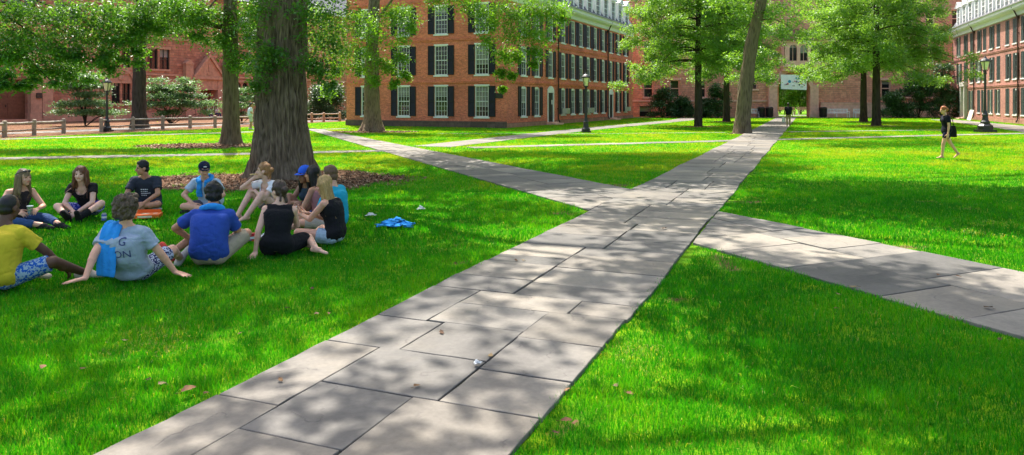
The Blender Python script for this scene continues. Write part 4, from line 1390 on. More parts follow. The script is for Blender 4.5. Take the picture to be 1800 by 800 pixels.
ops += [(d1 - .75, .55, d1 + .75, 3.0), (d2 - 1.5, .3, d2 + 1.5, 3.6)]
ops += [(bs(142) - 1.0, .05, bs(142) + 1.0, 1.0)]
link('front_wall', wall_mesh('front_wall', M['brownstone'], LW, LH, ops, .35), LB)
for s, z0, w, h in wl:
    k = ('bw', round(w, 2), round(h, 2))
    if k not in WC:
        f = MB(); f.box(-w / 2, -w / 2 + .05, .14, .24, 0, h); f.box(w / 2 - .05, w / 2, .14, .24, 0, h); f.box(-w / 2 + .05, w / 2 - .05, .15, .23, h * .48, h * .48 + .06); f.box(-.02, .02, .16, .22, 0, h)
        p = MB(); p.box(-w / 2, w / 2, .24, .28, 0, h)
        q = MB(); q.box(-w / 2 - .12, w / 2 + .12, -.10, -.006, -.2, 0); l_ = MB(); l_.box(-w / 2 - .1, w / 2 + .1, -.05, -.006, h, h + .25)
        WC[k] = (f.mesh('window', M['iron']), p.mesh('pane', M['glass']), q.mesh('sill', M['brownstone_trim']), l_.mesh('lintel', M['brownstone_trim']))
    a, b, c, l_ = WC[k]
    w_ = link('window', a, LB, (s, 0, z0)); link('pane', b, w_); link('sill', c, w_); link('lintel', l_, w_)
m = MB(); m.box(bs(142) - 1, bs(142) + 1, .3, .34, .05, 1.0); m.build('basement_window', M['glass'], LB)
# arched tympanum over the paired windows
m = MB(); n = 12; r = 1.15; z0 = 3.55
m.add([(sa + r * math.cos(PI * i / n), -.02, z0 + r * math.sin(PI * i / n)) for i in range(n + 1)], [list(range(n + 1))])
for i in range(n):
    a, b = PI * i / n, PI * (i + 1) / n
    m.prism([(sa + q * math.cos(t), z0 + q * math.sin(t)) for q, t in ((r, a), (r + .28, a), (r + .28, b), (r, b))][::-1], -.14, -.005)
m.ell((sa, -.05, z0 + .45), (.35, .08, .28), None, 12)
m.build('tympanum', M['brownstone_trim'], LB)
# gabled doorway
m = MB()
for q in (-1.75, 1.15): m.box(d1 + q, d1 + q + .6, -.6, -.005, 0, 4.1)
m.box(d1 - 1.15, d1 + 1.15, -.55, -.007, 3.0, 4.1); m.box(d1 - 2.0, d1 + 2.0, -.75, -.009, 4.1, 4.4)
m.prism([(d1 - 1.9, 4.4), (d1 + 1.9, 4.4), (d1, 6.6)], -.6, -.011)
for sg in (-1, 1): m.prism([(d1 + sg * 2.05, 4.4), (d1 + sg * 1.75, 4.4), (d1, 6.45), (d1, 6.85)][::sg], -.78, -.601)
m.box(d1 - .1, d1 + .1, -.66, -.6, 4.9, 5.7); m.box(d1 - .3, d1 + .3, -.655, -.6, 4.6, 4.75)
m.build('porch', M['brownstone_trim'], LB)
def wdoor(s, w, z0, z1):
    m = MB(); m.box(s - w / 2, s + w / 2, .25, .34, z0, z1)
    for i in range(2):
        for zz in (z0 + .25, z0 + (z1 - z0) * .55):
            m.box(s - w / 2 + .12 + i * w / 2, s - .12 + i * w / 2, .225, .25, zz, zz + (z1 - z0) * .33)
    d = m.build('door', M['door_brown'], LB)
    m = MB(); m.box(s - .08, s - .04, .17, .225, z0 + 1.0, z0 + 1.2); m.build('handle', M['iron'], d)
wdoor(d1, 1.5, .55, 3.0); wdoor(d2, 3.0, .3, 3.6)
m = MB()
for i in range(3): m.box(d1 - 1.15 - .3 * (2 - i), d1 + 1.15 + .3 * (2 - i), -.65 - .4 * (3 - i), -.62 + .01 * i, 0, .18 * (i + 1))
m.build('steps', M['brownstone_trim'], LB)
m = MB()
for i in range(2): m.box(d2 - 2.0 - .3 * (1 - i), d2 + 2.0 + .3 * (1 - i), -.4 * (2 - i), -.01 * (i + 1), 0, .15 * (i + 1))
m.build('steps', M['brownstone_trim'], LB)
# pilasters, buttresses, courses
for px in (58, 78, 328, 395, 530):
    s = bs(px); m = MB(); m.box(s - .45, s + .45, -.5, -.005, 0, 5.6); m.prism([(s - .5, 5.6), (s + .5, 5.6), (s + .5, 5.75), (s, 6.1), (s - .5, 5.75)], -.55, -.006); m.box(s - .55, s + .55, -.6, -.501, 0, .9)
    m.build('buttress', M['brownstone_trim'], LB)
m = MB(); m.box(0, LW, -.1, -.004, 4.35, 4.55); m.build('string_course', M['brownstone_trim'], LB)
m = MB(); m.box(0, LW, -.12, -.004, 8.0, 8.25); m.build('string_course', M['brownstone_trim'], LB)
m = MB(); m.box(0, d2 - 2.4, -.15, -.003, 0, .7); m.box(d2 + 2.4, d1 - 2.2, -.15, -.003, 0, .7); m.box(d1 + 2.2, LW, -.15, -.003, 0, .7); m.build('plinth', M['brownstone_trim'], LB)
m = MB(); m.add([(-.3, -.5, LH), (LW, -.5, LH), (LW, 7, 19), (-.3, 7, 19)], [(0, 1, 2, 3)]); m.add([(0, 14, 0), (LW, 14, 0), (LW, 14, LH), (LW, 7, 19), (0, 7, 19), (0, 14, LH)], [(3, 2, 1, 0)[:4], (2, 3, 4, 5)][1:] + [(0, 5, 2, 1)])
m.add([(0, 0, 0), (0, 14, 0), (0, 14, LH), (0, 7, 19), (0, 0, LH)], [(4, 3, 2, 1, 0)]); m.build('roof', M['slate'], LB)
for px, z in ((62, 2.05), (385, 2.2)):
    m = MB(); m.box(bs(px) - .22, bs(px) + .22, -.62 if px == 62 else -.06, -.51 if px == 62 else -.004, z, z + .45); m.build('plaque', M['iron'], LB)
# people on the steps of the gabled door
def lb_world(s, d, z=0):
    return Matrix.Translation(LB.location) @ Matrix.Rotation(th, 4, 'Z') @ Vector((s, d, z))
for k_, (ds, lab, tc) in enumerate(((-.75, 'person in a white shirt sitting at the left end of the doorway steps', (.7, .7, .72)), (.35, 'person in a pale pink top sitting at the right end of the doorway steps', (.68, .52, .5)))):
    p = lb_world(d1 + ds, -1.25, .36)
    person(lab, p.x, p.y, math.degrees(th) + 180, dict(lean=18, curve=14, handR=(.15, .38, .3), handL=(-.15, .38, .3), footR=(.12, .48, -.28), footL=(-.12, .48, -.28), kneeR=(.2, .5, 1), kneeL=(-.2, .5, 1)),
           dict(skin='fair', hair=('short', (.03, .02, .02)), top=('tee', tc, .6), bottom=('jeans', (.05, .07, .13), 1.8), shoes=('shoe', (.3, .3, .3))), s=1.0, vox=.016, z=p.z, group='people sitting on the doorway steps', seed=170 + k_)
# ================================================================ trees
SUN_EL = math.radians(60); SUN_H = Vector((-.35, .937, 0)).normalized()
SUN_V = SUN_H * math.cos(SUN_EL) + Vector((0, 0, math.sin(SUN_EL)))
KX, KY = SUN_H.x / math.tan(SUN_EL), SUN_H.y / math.tan(SUN_EL)


def leaf_mesh(clumps, size, mat, seed, twigs=14, per=16, droop=.35, flat=.55, name='crown', aspect=.5):
    """clumps: (x, y, z, radius[, density]) ; leaves sit in rows along drooping twigs"""
    r = np.random.default_rng(seed)
    Cs = []; Ts = []
    for c in clumps:
        x, y, z, R = c[:4]; dens = c[4] if len(c) > 4 else 1
        k = max(3, int(twigs * dens))
        az = r.uniform(0, 2 * PI, k); el = r.normal(0, .45, k)
        L = R * r.uniform(.55, 1.15, k)
        d = np.stack([np.cos(az) * np.cos(el), np.sin(az) * np.cos(el), np.sin(el) * flat * 1.6], 1)
        st = np.array([x, y, z]) + r.normal(0, R * .33, (k, 3)) * np.array([1, 1, flat])
        mI = int(per * max(.6, min(1.6, R)))
        t = np.sort(r.uniform(.05, 1, (k, mI)), 1)
        P = st[:, None, :] + d[:, None, :] * (L[:, None] * t)[:, :, None]
        P[:, :, 2] -= droop * R * t ** 2 * r.uniform(.5, 1.3, (k, 1))
        P += r.normal(0, .15 * min(1.2, R) + .25 * size, P.shape) * np.array([1, 1, .7])
        Cs.append(P.reshape(-1, 3))
        tint = np.clip(.47 + r.normal(0, .22) + r.normal(0, .12, k), 0, 1)
        Ts.append(np.repeat(tint, mI))
    Cn = np.concatenate(Cs); T = np.concatenate(Ts)
    n = len(Cn)
    T = np.clip(T + r.normal(0, .14, n), 0, 1)
    az = r.uniform(0, 2 * PI, n); pitch = r.normal(-.35, .45, n); roll = r.normal(0, .6, n)
    f = np.stack([np.cos(az) * np.cos(pitch), np.sin(az) * np.cos(pitch), np.sin(pitch)], 1)
    sd = np.stack([-np.sin(az), np.cos(az), np.zeros(n)], 1)
    up = np.cross(f, sd)
    sd = sd * np.cos(roll)[:, None] + up * np.sin(roll)[:, None]
    up = np.cross(f, sd)
    sz = size * r.uniform(.65, 1.3, n)
    a = Cn - f * (sz * .5)[:, None]; b = Cn + f * (sz * .5)[:, None]
    w = (sz * aspect * .5)[:, None]
    l = Cn + sd * w + up * (w * .35) - f * (sz * .05)[:, None]; q = Cn - sd * w + up * (w * .35) - f * (sz * .05)[:, None]
    V = np.stack([a, l, b, q], 1).reshape(-1, 3)
    i = np.arange(n) * 4
    Fc = np.concatenate([np.stack([i, i + 2, i + 1], 1), np.stack([i, i + 3, i + 2], 1)])
    return mesh_np(name, V, Fc, [mat], False, None, {'tint': np.repeat(T, 4)})


def trunk_mesh(pts, rad, mat, n=20, rings=40, ridge=.05, flare=0.0, seed=1, limbs=(), lobes=6):
    """trunk along a smooth line with ridged bark relief, root flare and limbs, one mesh"""
    pts = np.array([list(p) for p in pts], float); rad = np.array(rad, float)
    tt = np.linspace(0, 1, len(pts)); u = np.linspace(0, 1, rings) ** 1.15
    C3 = np.stack([np.interp(u, tt, pts[:, k]) for k in range(3)], 1)
    # soften the bends
    for _ in range(3):
        C3[1:-1] = (C3[:-2] + 2 * C3[1:-1] + C3[2:]) / 4
    rr = np.interp(u, tt, rad)
    V = []; 
    th_ = np.linspace(0, 2 * PI, n, endpoint=False)
    rg = np.random.default_rng(seed); ph = rg.uniform(0, 6.28, 3)
    base = C3[0, 2]
    for j in range(rings):
        h = C3[j, 2] - base
        fl = flare * math.exp(-h / .38)
        lob = 1 + fl * (.55 + .45 * np.sin(th_ * lobes + ph[0]) + .25 * np.sin(th_ * (lobes - 2) + ph[1]))
        P = np.stack([np.cos(th_) * 10, np.sin(th_) * 10, np.full(n, h * 1.1)], 1) * (rr[0] / .5) ** .5
        rel = 1 - np.abs(fbm(P, seed, 2) - .5) * 7; rel = np.clip(rel, -1, 1) * -.6
        P2 = np.stack([np.cos(th_) * 1.2, np.sin(th_) * 1.2, np.full(n, h * .5)], 1)
        P3 = np.stack([np.cos(th_) * 3.5, np.sin(th_) * 3.5, np.full(n, h * 1.6)], 1)
        kn = np.clip(fbm(P3, seed + 8, 2) - .66, 0, 1) * .8
        r_ = rr[j] * lob * (1 + ridge * rel * (.6 + .8 * vn3(P2 * 2.1, seed + 5)) + .13 * (fbm(P2, seed + 4, 2) - .5) + kn)
        V.append(np.stack([C3[j, 0] + r_ * np.cos(th_), C3[j, 1] + r_ * np.sin(th_), np.full(n, C3[j, 2])], 1))
    mb = MB()
    V = np.concatenate(V)
    Fs = [(j * n + i, j * n + (i + 1) % n, (j + 1) * n + (i + 1) % n, (j + 1) * n + i) for j in range(rings - 1) for i in range(n)]
    mb.add([tuple(v) for v in V], Fs)
    for lp, lr in limbs:
        mb.tube(lp, lr, 7, rough=.15)
    return mb.mesh('trunk', mat, True)


def limb_to(trunk_pts, trunk_r, c, k=5, sag=.12, rise=.5, rscale=1.0):
    """a bent limb from the trunk to a clump centre"""
    pts = np.array([list(p) for p in trunk_pts]); zt = pts[:, 2]
    c = np.array(c[:3]); 
    q = pts[0, :2]; hd = math.hypot(c[0] - q[0], c[1] - q[1])
    za = np.clip(c[2] - rise * hd, zt[0] + .68 * (zt[-1] - zt[0]) if 8 < zt[-1] < 9 else zt[0] + .45 * (zt[-1] - zt[0]) if zt[-1] > 8 else zt[0] + 1.5, zt[-1])
    za = min(za, zt[-1])
    a = np.array([np.interp(za, zt, pts[:, 0]), np.interp(za, zt, pts[:, 1]), za])
    ra = np.interp(za, zt, trunk_r)
    L = np.linalg.norm(c - a)
    out = []; rad = []
    for i in range(k + 1):
        t = i / k
        p = a + (c - a) * t; p[2] += math.sin(PI * t) * L * sag
        p += np.array([math.sin(i * 2.1 + c[0]), math.cos(i * 1.7 + c[1]), 0]) * .04 * L * math.sin(PI * t)
        out.append(Vector(p)); rad.append(max(.012, min(ra * .6, .03 + .018 * L) * rscale * (1 - t * .85)))
    return out, rad


def tree(label, trunk_pts, trunk_r, clumps, size, lmat, bmat, seed, far_clumps=(), far_size=.3, limbs_from=None, n=20, rings=40, ridge=.06, flare=.5,
         name='shade_tree', group=None, twigs=14, per=16, droop=.35, flat=.55, rise=.5, far_tw=10, far_per=12, extra=(), aspect=.5, rscale=1.0, sag=.12):
    b = Vector(trunk_pts[0])
    T = thing(name, label, 'tree', b, 0, group)
    rel = lambda c: (c[0] - b.x, c[1] - b.y, c[2] - b.z) + tuple(c[3:])
    tp = [Vector(p) - b for p in trunk_pts]
    cl = [rel(c) for c in clumps]; fc = [rel(c) for c in far_clumps]
    lim = [limb_to(tp, trunk_r, c, rise=rise, rscale=rscale, sag=sag) for c in (cl + fc if limbs_from is None else [rel(c) for c in limbs_from])]
    lim += [([Vector(p) - b for p in lp], lr) for lp, lr in extra]
    link('trunk', trunk_mesh(tp, trunk_r, bmat, n, rings, ridge, flare, seed, lim), T)
    if cl: link('crown', leaf_mesh(cl, size, lmat, seed, twigs, per, droop, flat, aspect=aspect), T)
    if fc: link('crown', leaf_mesh(fc, far_size, lmat, seed + 1, far_tw, far_per, .3, .6), T)
    return T


def ball(cx, cy, cz, rx, ry, rz, n, r0, r1, seed, zmin=-9):
    r = np.random.default_rng(seed); out = []
    while len(out) < n:
        p = r.uniform(-1, 1, 3); q = np.linalg.norm(p)
        if q > 1 or q < .35: continue
        z = cz + p[2] * rz
        if z < zmin: continue
        out.append((cx + p[0] * rx, cy + p[1] * ry, z, r.uniform(r0, r1)))
    return out


def clear_path(gx, gy):
    """move a shade spot off the near part of the main path, which stands mostly in the sun"""
    O2, D2, E2 = (-3.643, 0.0), (.3738, .9275), (.9275, -.3738)
    w = (gx - O2[0]) * E2[0] + gy * E2[1]
    if gy < 10.5 and -1.75 < w < 3.75:
        d = (-1.75 - w) if w < 1.0 else (3.75 - w)
        return gx + E2[0] * d, gy + E2[1] * d
    return gx, gy


def blobs(lst):
    """crown clumps placed where their shade reaches given spots of ground: (ground x, ground y, radius, height, density)"""
    return [(gx + h * KX, gy + h * KY, h, R, d) for gx, gy, R, h, d in lst]


def pxc(lst, seed=0, jit=.25):
    """clumps given by photo position and depth: (px, py, depth, radius, density)"""
    r = np.random.default_rng(seed); out = []
    for c in lst:
        v = at(c[0], c[1], c[2]); out.append((v.x, v.y + r.uniform(-jit, jit) * 2, v.z, c[3], c[4] if len(c) > 4 else 1))
    return out

# ---------------- the big elm over the group
bx, by = -5.5, 17.7
tp = [(bx, by, -.1), (bx - .02, by, 1.2), (bx - .02, by, 2.8), (bx + .06, by, 4.6), (bx + .1, by, 6.5), (bx + .1, by + .1, 8.5)]
tr = [.67, .59, .53, .50, .49, .45]
shade = []
for gx, gy in ((-7, 9), (-4.6, 8.4), (-2.6, 9.4), (-5.6, 11.4), (-3, 12), (-7.6, 12.2), (-9.6, 10), (-2.8, 6.2), (-1.9, 8.1), (-5, 6.0), (-4.0, 10), (-6.2, 7.2), (-1.6, 10.4), (-8.6, 8), (-3.6, 7.2), (-3.3, 4.7), (-2.3, 4.2), (-4.5, 7.7), (-5.2, 6.9), (-6, 8.3)):
    gx, gy = clear_path(gx, gy); shade.append((gx, gy, 1.6, RNG.uniform(9.5, 13), 1.1))
for gx, gy in ((1, 18), (3.0, 18.6), (5.0, 19.8), (6.4, 21.2), (-.3, 19.6), (2.6, 20.8), (4.6, 22.0), (-1.4, 17.4), (2.2, 16.6), (3.9, 17.4), (.6, 16.6), (-9, 15.5), (-12, 14), (-11, 17.5), (-3.0, 16.5), (-2.4, 21.6), (-13, 11), (-1, 25.3), (.3, 25.6), (1.6, 24.6), (3.4, 23.8), (5, 24.2), (6.3, 24.0), (7.5, 24.6), (-2.2, 24.2)):
    shade.append((gx, gy, 1.75, RNG.uniform(9, 12), 3.0))
big_far = blobs(shade) + ball(bx, by + 2, 15, 7, 7, 5, 26, 1.5, 2.0, 5)
# shoots hanging round the trunk
shoots = pxc([(452, 20, 17.0, .42), (455, 85, 17.0, .42), (472, 100, 16.9, .32), (462, 125, 16.9, .34), (452, 150, 17.1, .26), (535, 24, 17.0, .36), (548, 60, 17.0, .44), (558, 100, 17.0, .44),
              (545, 112, 16.9, .26), (565, 128, 17.2, .22), (580, 40, 17.1, .5), (590, 80, 17.3, .4), (488, 92, 16.7, .28), (470, 8, 16.9, .45), (440, 55, 17.3, .38), (438, 110, 17.4, .26), (540, 5, 16.8, .5), (600, 10, 17.4, .5), (583, 150, 17.3, .22)], 3, .1)
T_big = tree('massive old elm with deeply furrowed bark rising behind the seated group', tp, tr, shoots, .105, M['leaf_shade'], M['bark'], 11, big_far, .27, n=220, rings=200, ridge=.17, flare=.52,
             name='elm_tree', twigs=15, per=26, droop=.5, flat=.8, far_tw=16, far_per=17, limbs_from=big_far, rise=.75)

# ---------------- trees standing outside the frame whose crowns shade the path and the right lawn
near = []
for gx, gy, d in ((2.9, 5.4, 1), (3.4, 4.5, 1), (4.1, 5.2, 1.1), (2.7, 6.2, 1.1), (2.1, 7.4, .8), (5.0, 4.0, 1), (3.5, 5.7, 1), (4.3, 4.5, 1), (3.9, 3.5, 1), (3.0, 3.4, 1), (-1.0, 3.7, .4), (-.2, 4.7, .25), (2.6, 11.8, .45)):
    if d > .6: gx, gy = clear_path(gx, gy)
    near.append((gx, gy, 1.45 if d > .6 else .9, RNG.uniform(9.5, 12.5), d * 2.7))
nf = blobs(near) + ball(9.5, 11, 13, 4, 5, 4, 16, 1.5, 2.0, 9)
tree('shade tree standing just right of the camera, outside the picture', [(9.6, 9.2, -.1), (9.5, 9.3, 3), (9.2, 9.6, 7), (8.8, 10, 11)], [.5, .4, .34, .26], [], .2, M['leaf'], M['bark_mid'], 31, nf, .25, name='shade_tree', far_tw=15, far_per=16, rise=.6)
mid = []
for gx, gy, d in ((5.1, 12.6, 1), (6.4, 13.4, 1), (5.9, 15.0, 1), (7.6, 14.6, 1), (7.8, 12.4, 1), (9.4, 13.2, 1), (7.0, 11.4, 1), (8.6, 10.6, 1), (9.0, 15.2, .8), (10.6, 13.6, .9), (10.8, 11.8, 1), (12.0, 12.8, .8), (13.6, 11.6, 1), (10.4, 9.6, .8), (6.6, 16.6, .7), (5.6, 18.2, .4), (13.4, 29.5, .8), (15.2, 30.3, .9), (17.2, 31.0, .9), (19.2, 31.8, .8), (6.9, 19.8, .6)):
    mid.append((gx, gy, 1.5, RNG.uniform(9.5, 12.5), d * 2.8))
mf = blobs(mid) + ball(17.5, 22, 14, 5, 5, 4, 18, 1.5, 2.0, 19)
tree('shade tree beyond the right edge of the picture', [(18.6, 22, -.1), (18.5, 22, 3), (18.1, 22, 7), (17.5, 21.8, 12)], [.55, .42, .36, .26], [], .2, M['leaf'], M['bark_mid'], 37, mf, .27, name='shade_tree', far_tw=15, far_per=16, rise=.6)

# ---------------- pin oaks with drooping tiers
def pin_oak(label, x, y, r, h, crown, z0, seed, lmat, size=.155, tilt=0, dens=1.0, bmat=None):
    rg = np.random.default_rng(seed)
    tp = [(x, y, -.1), (x, y, 2), (x + tilt * .3, y, h * .4), (x + tilt, y, h * .75), (x + tilt, y, h)]
    tr = [r, r * .86, r * .6, r * .3, .04]
    cl = []; fc = []; ex = []
    nz = 19
    for i in range(nz):
        z = z0 + 1.9 + (h - z0 - 3) * (i / (nz - 1)) ** 1.0
        frac = (z - z0) / (h - z0)
        Lr = crown * (1.0 - .75 * frac ** 2.2)
        nb = 7 if z < 10 else 5
        for k in range(nb):
            a = 2 * PI * (k + rg.uniform(-.3, .3)) / nb + i * 1.1
            L = Lr * rg.uniform(.7, 1.08)
            dz = -.26 * L * (1 - frac) + .25 * L * frac + rg.normal(0, .45)
            e = np.array([x + math.cos(a) * L, y + math.sin(a) * L, z + dz])
            s0 = np.array([x + tilt * frac, y, z + .2])
            pts = []
            for q in range(6):
                t = q / 5
                p = s0 + (e - s0) * t; p[2] += math.sin(PI * t) * .12 * L
                pts.append(p)
            ex.append(([Vector(p) for p in pts], [max(.012, .055 * (1 - t / 5.5) * (1.2 - frac)) for t in range(6)]))
            for t in (.42, .68, .93):
                p = s0 + (e - s0) * t; p[2] += math.sin(PI * t) * .12 * L
                p += rg.normal(0, .25, 3)
                R_ = (.62 + .35 * (1 - t)) * (crown / 6) ** .5
                (cl if z < 10.5 else fc).append((p[0], p[1], p[2], R_ * (1 if z < 10.5 else 1.4), dens))
    return tree(label, tp, tr, cl, size, lmat, bmat or M['bark_dark'], seed, fc, .28, limbs_from=[], extra=ex, n=16, rings=40, ridge=.05, flare=.28, name='pin_oak', twigs=24, per=30, droop=.3, flat=.6, far_tw=3, far_per=10)

pin_oak("pin oak with drooping backlit boughs before the far end of the brick hall", 13.35, 53.0, .30, 19, 6.0, 2.6, 41, M['leaf_oak'])
pin_oak('pin oak with a broad bright crown standing right of the gateway path', 26.8, 54.4, .32, 20, 6.3, 2.5, 43, M['leaf_oak'])
pin_oak('pin oak with a dark slim trunk, behind the leaning tree', 19.0, 65.5, .30, 16, 4.8, 3.2, 47, M['leaf_oak'], dens=.8)
pin_oak("pin oak with a dark slim trunk, close behind the broad bright pin oak", 30.9, 65.0, .32, 17, 5.2, 3.2, 53, M['leaf_oak'], dens=.8)

# leaning tree by the path
v = at(1335, 0, 41.8)
tp = [(13.0, 41.8, -.1), (13.05, 41.8, 1.0), (13.28, 41.8, 3.2), (13.55, 41.8, 5.2), (v.x + .1, 41.8, 7.4), (v.x + .9, 41.9, 10.5), (v.x + 1.4, 42, 14)]
cl = pxc([(1352, 20, 41.6, .8), (1378, 10, 42.2, .9), (1330, 20, 42.4, .9), (1300, 12, 42, .9), (1270, 2, 42, 1), (1392, 45, 42.6, .8), (1365, 60, 42.8, .7), (1410, 20, 43, .9), (1345, 90, 43.2, .6), (1365, 110, 43.6, .6), (1300, 60, 43, .7), (1290, 100, 43.4, .6), (1328, 135, 43.8, .5), (1350, 140, 44, .5), (1412, 60, 43, .6)], 7)
tree('leaning tree with grey brown bark at the edge of the paved path', tp, [.46, .41, .37, .33, .29, .22, .14], cl, .17, M['leaf_oak'], M['bark_mid'], 61,
     ball(14.5, 42, 13, 6, 6, 4.5, 28, 1.2, 1.7, 21, 9), .27, n=40, rings=90, ridge=.09, flare=.30, name='leaning_tree', twigs=24, per=20, far_tw=12, far_per=14, rise=.3, limbs_from=cl[::5])

# tree at the corner of the brick hall, with hanging sprays
cl = pxc([(560, 20, 43.8, 1.2), (595, 40, 43.6, 1.2), (630, 30, 43.4, 1.2), (660, 50, 43.2, 1.1), (690, 30, 43.2, 1.0), (600, 85, 43.6, 1.0), (640, 95, 43.4, .9), (570, 70, 44, 1.0), (668, 105, 43.2, .6), (682, 118, 43, .55), (700, 70, 43, .7), (704, 100, 42.8, .45), (712, 130, 42.8, .32), (694, 145, 42.8, .3), (660, 140, 43, .35), (625, 115, 43.5, .6), (588, 120, 43.8, .5), (575, 158, 44.2, .4), (710, 20, 43, .9), (722, 45, 43, .45)], 11)
hang = pxc([(880, 10, 41.5, .9), (905, 25, 41.5, .9), (930, 18, 41.5, .9), (955, 22, 41.6, .9), (975, 12, 41.8, .8), (895, 60, 41.4, .75), (925, 58, 41.4, .75), (950, 62, 41.5, .75), (882, 95, 41.4, .5), (905, 98, 41.4, .5), (940, 92, 41.5, .45), (880, 128, 41.3, .32), (900, 132, 41.4, .26), (938, 112, 41.5, .25), (868, 35, 41.6, .7), (860, 70, 41.6, .5), (845, 20, 41.8, .6), (884, 155, 41.3, .2), (985, 30, 41.8, .5), (830, 4, 42, .7), (800, -6, 42, .8), (760, -8, 42, .8)], 12)
T4 = tree("dark trunked elm with long hanging sprays against the left end of the brick hall", [(-8.5, 45, -.1), (-8.5, 45, 1), (-8.55, 45, 3), (-8.5, 45, 6), (-8.2, 44.8, 10), (-7.6, 44.5, 14)], [.66, .5, .42, .36, .3, .2], cl + hang, .155, M['leaf'], M['bark'], 71,
     ball(-6.5, 44, 14.5, 9, 6, 4.5, 26, 1.3, 1.9, 23, 10.2), .27, n=44, rings=90, ridge=.09, flare=.42, name='elm_tree', twigs=30, per=30, droop=.8, flat=.8, far_tw=12, far_per=14, rise=-.25, rscale=.5, sag=.45, limbs_from=cl[::7] + hang[::11])

# left hand trees
cl2 = pxc([(405, 30, 31.2, .9), (380, 20, 31, .9), (430, 40, 31.2, .8), (395, 75, 31, .6), (425, 95, 31, .55), (440, 70, 31.2, .6), (415, 115, 30.9, .4), (360, 30, 31, .8), (340, 10, 30.8, .9), (380, 60, 31, .6), (440, 15, 31.6, .8), (330, 40, 30.8, .6), (355, 65, 31, .4), (300, 10, 30.6, .7)], 13)
cl2b = pxc([(300, 30, 30, .9), (265, 15, 30, .9), (230, 30, 29.6, .9), (240, 62, 29.6, .6), (215, 75, 29.5, .6), (190, 20, 29.4, 1.0), (195, 60, 29.3, .8), (160, 35, 29.2, 1.0), (165, 75, 29.2, .7), (150, 98, 29.2, .5), (130, 20, 29, 1.0), (125, 60, 29, .9), (118, 95, 29, .7), (105, 118, 29, .45), (90, 30, 29, 1.0), (90, 75, 29, .9), (75, 105, 29, .7), (60, 125, 29, .4), (55, 25, 29, 1.0), (50, 70, 29, .9), (40, 98, 29, .7), (20, 20, 29, 1.1), (12, 70, 29, .9), (10, 100, 29, .6), (180, 95, 29.3, .4), (235, 88, 29.6, .35), (280, 50, 30, .5), (255, 40, 29.8, .6), (15, 130, 27, .35), (30, 148, 27, .25), (5, 150, 27, .4), (140, 120, 29, .5, .5), (165, 108, 29.2, .5, .6), (190, 112, 29.3, .4, .5), (120, 135, 28.8, .4, .5), (88, 128, 28.8, .45, .6), (95, 148, 28.6, .3, .4), (205, 125, 29.4, .3, .4), (150, 140, 29, .3, .4), (60, 142, 28.6, .35, .5), (215, 105, 29.5, .35, .5), (245, 110, 29.6, .28, .4), (-30, 40, 29, 1.2), (-30, 100, 28, .9), (320, 5, 30.2, .8)], 17)
tree('tall straight grey trunked tree left of the massive elm', [(-12.0, 31.6, -.1), (-12.0, 31.6, 1), (-12.03, 31.6, 3), (-12.05, 31.6, 6.5), (-12, 31.6, 12), (-12, 31.6, 15)], [.44, .34, .31, .27, .2, .1], cl2, .145, M['leaf_shade'], M['bark_mid'], 81,
     ball(-12, 31.6, 13.5, 6, 5, 4.5, 20, 1.2, 1.7, 25, 8.5), .27, n=36, rings=80, ridge=.07, flare=.32, twigs=28, per=28, far_tw=12, far_per=14, rise=.1, limbs_from=cl2[::4],
     extra=[([at(402, 50, 31.6), at(370, 44, 31.4), at(340, 25, 31.2), at(318, -10, 31), at(300, -60, 31)], [.13, .12, .10, .08, .05])])
tree('shade tree beyond the left edge whose low boughs hang across the top left', [(-25, 29, -.1), (-25, 29, 3), (-24.6, 29, 7), (-24, 29, 13)], [.5, .42, .36, .2], cl2b, .145, M['leaf_shade'], M['bark_dark'], 83,
     ball(-21, 29.5, 12.5, 6.5, 5, 4, 14, 1.3, 1.8, 27, 8.6), .27, n=24, rings=50, twigs=30, per=30, far_tw=12, far_per=14, rise=-.1, rscale=.5, limbs_from=cl2b[::6])
cl3 = pxc([(245, 20, 50, 1.2), (275, 40, 50, 1.1), (220, 35, 50, 1.2), (300, 25, 50, 1.2), (330, 20, 50, 1.2), (355, 35, 50, 1.0), (260, 70, 49.6, .8), (290, 60, 49.5, .8), (320, 55, 49.7, .8), (375, 80, 50, .7), (350, 65, 50, .7)], 19)
tree('dark trunked tree beside the left lamp post in front of the brownstone building', [(-25.2, 50, -.1), (-25.2, 50, 1), (-25.2, 50, 4), (-25.1, 50, 8), (-25, 50, 14)], [.6, .46, .40, .33, .18], cl3, .17, M['leaf_shade'], M['bark_dark'], 85,
     ball(-25, 50, 13.5, 7, 6, 4, 22, 1.3, 1.8, 29, 9.6), .28, n=36, rings=80, ridge=.08, flare=.35, twigs=24, per=20, far_tw=12, far_per=14, rise=.1, limbs_from=cl3[::4])

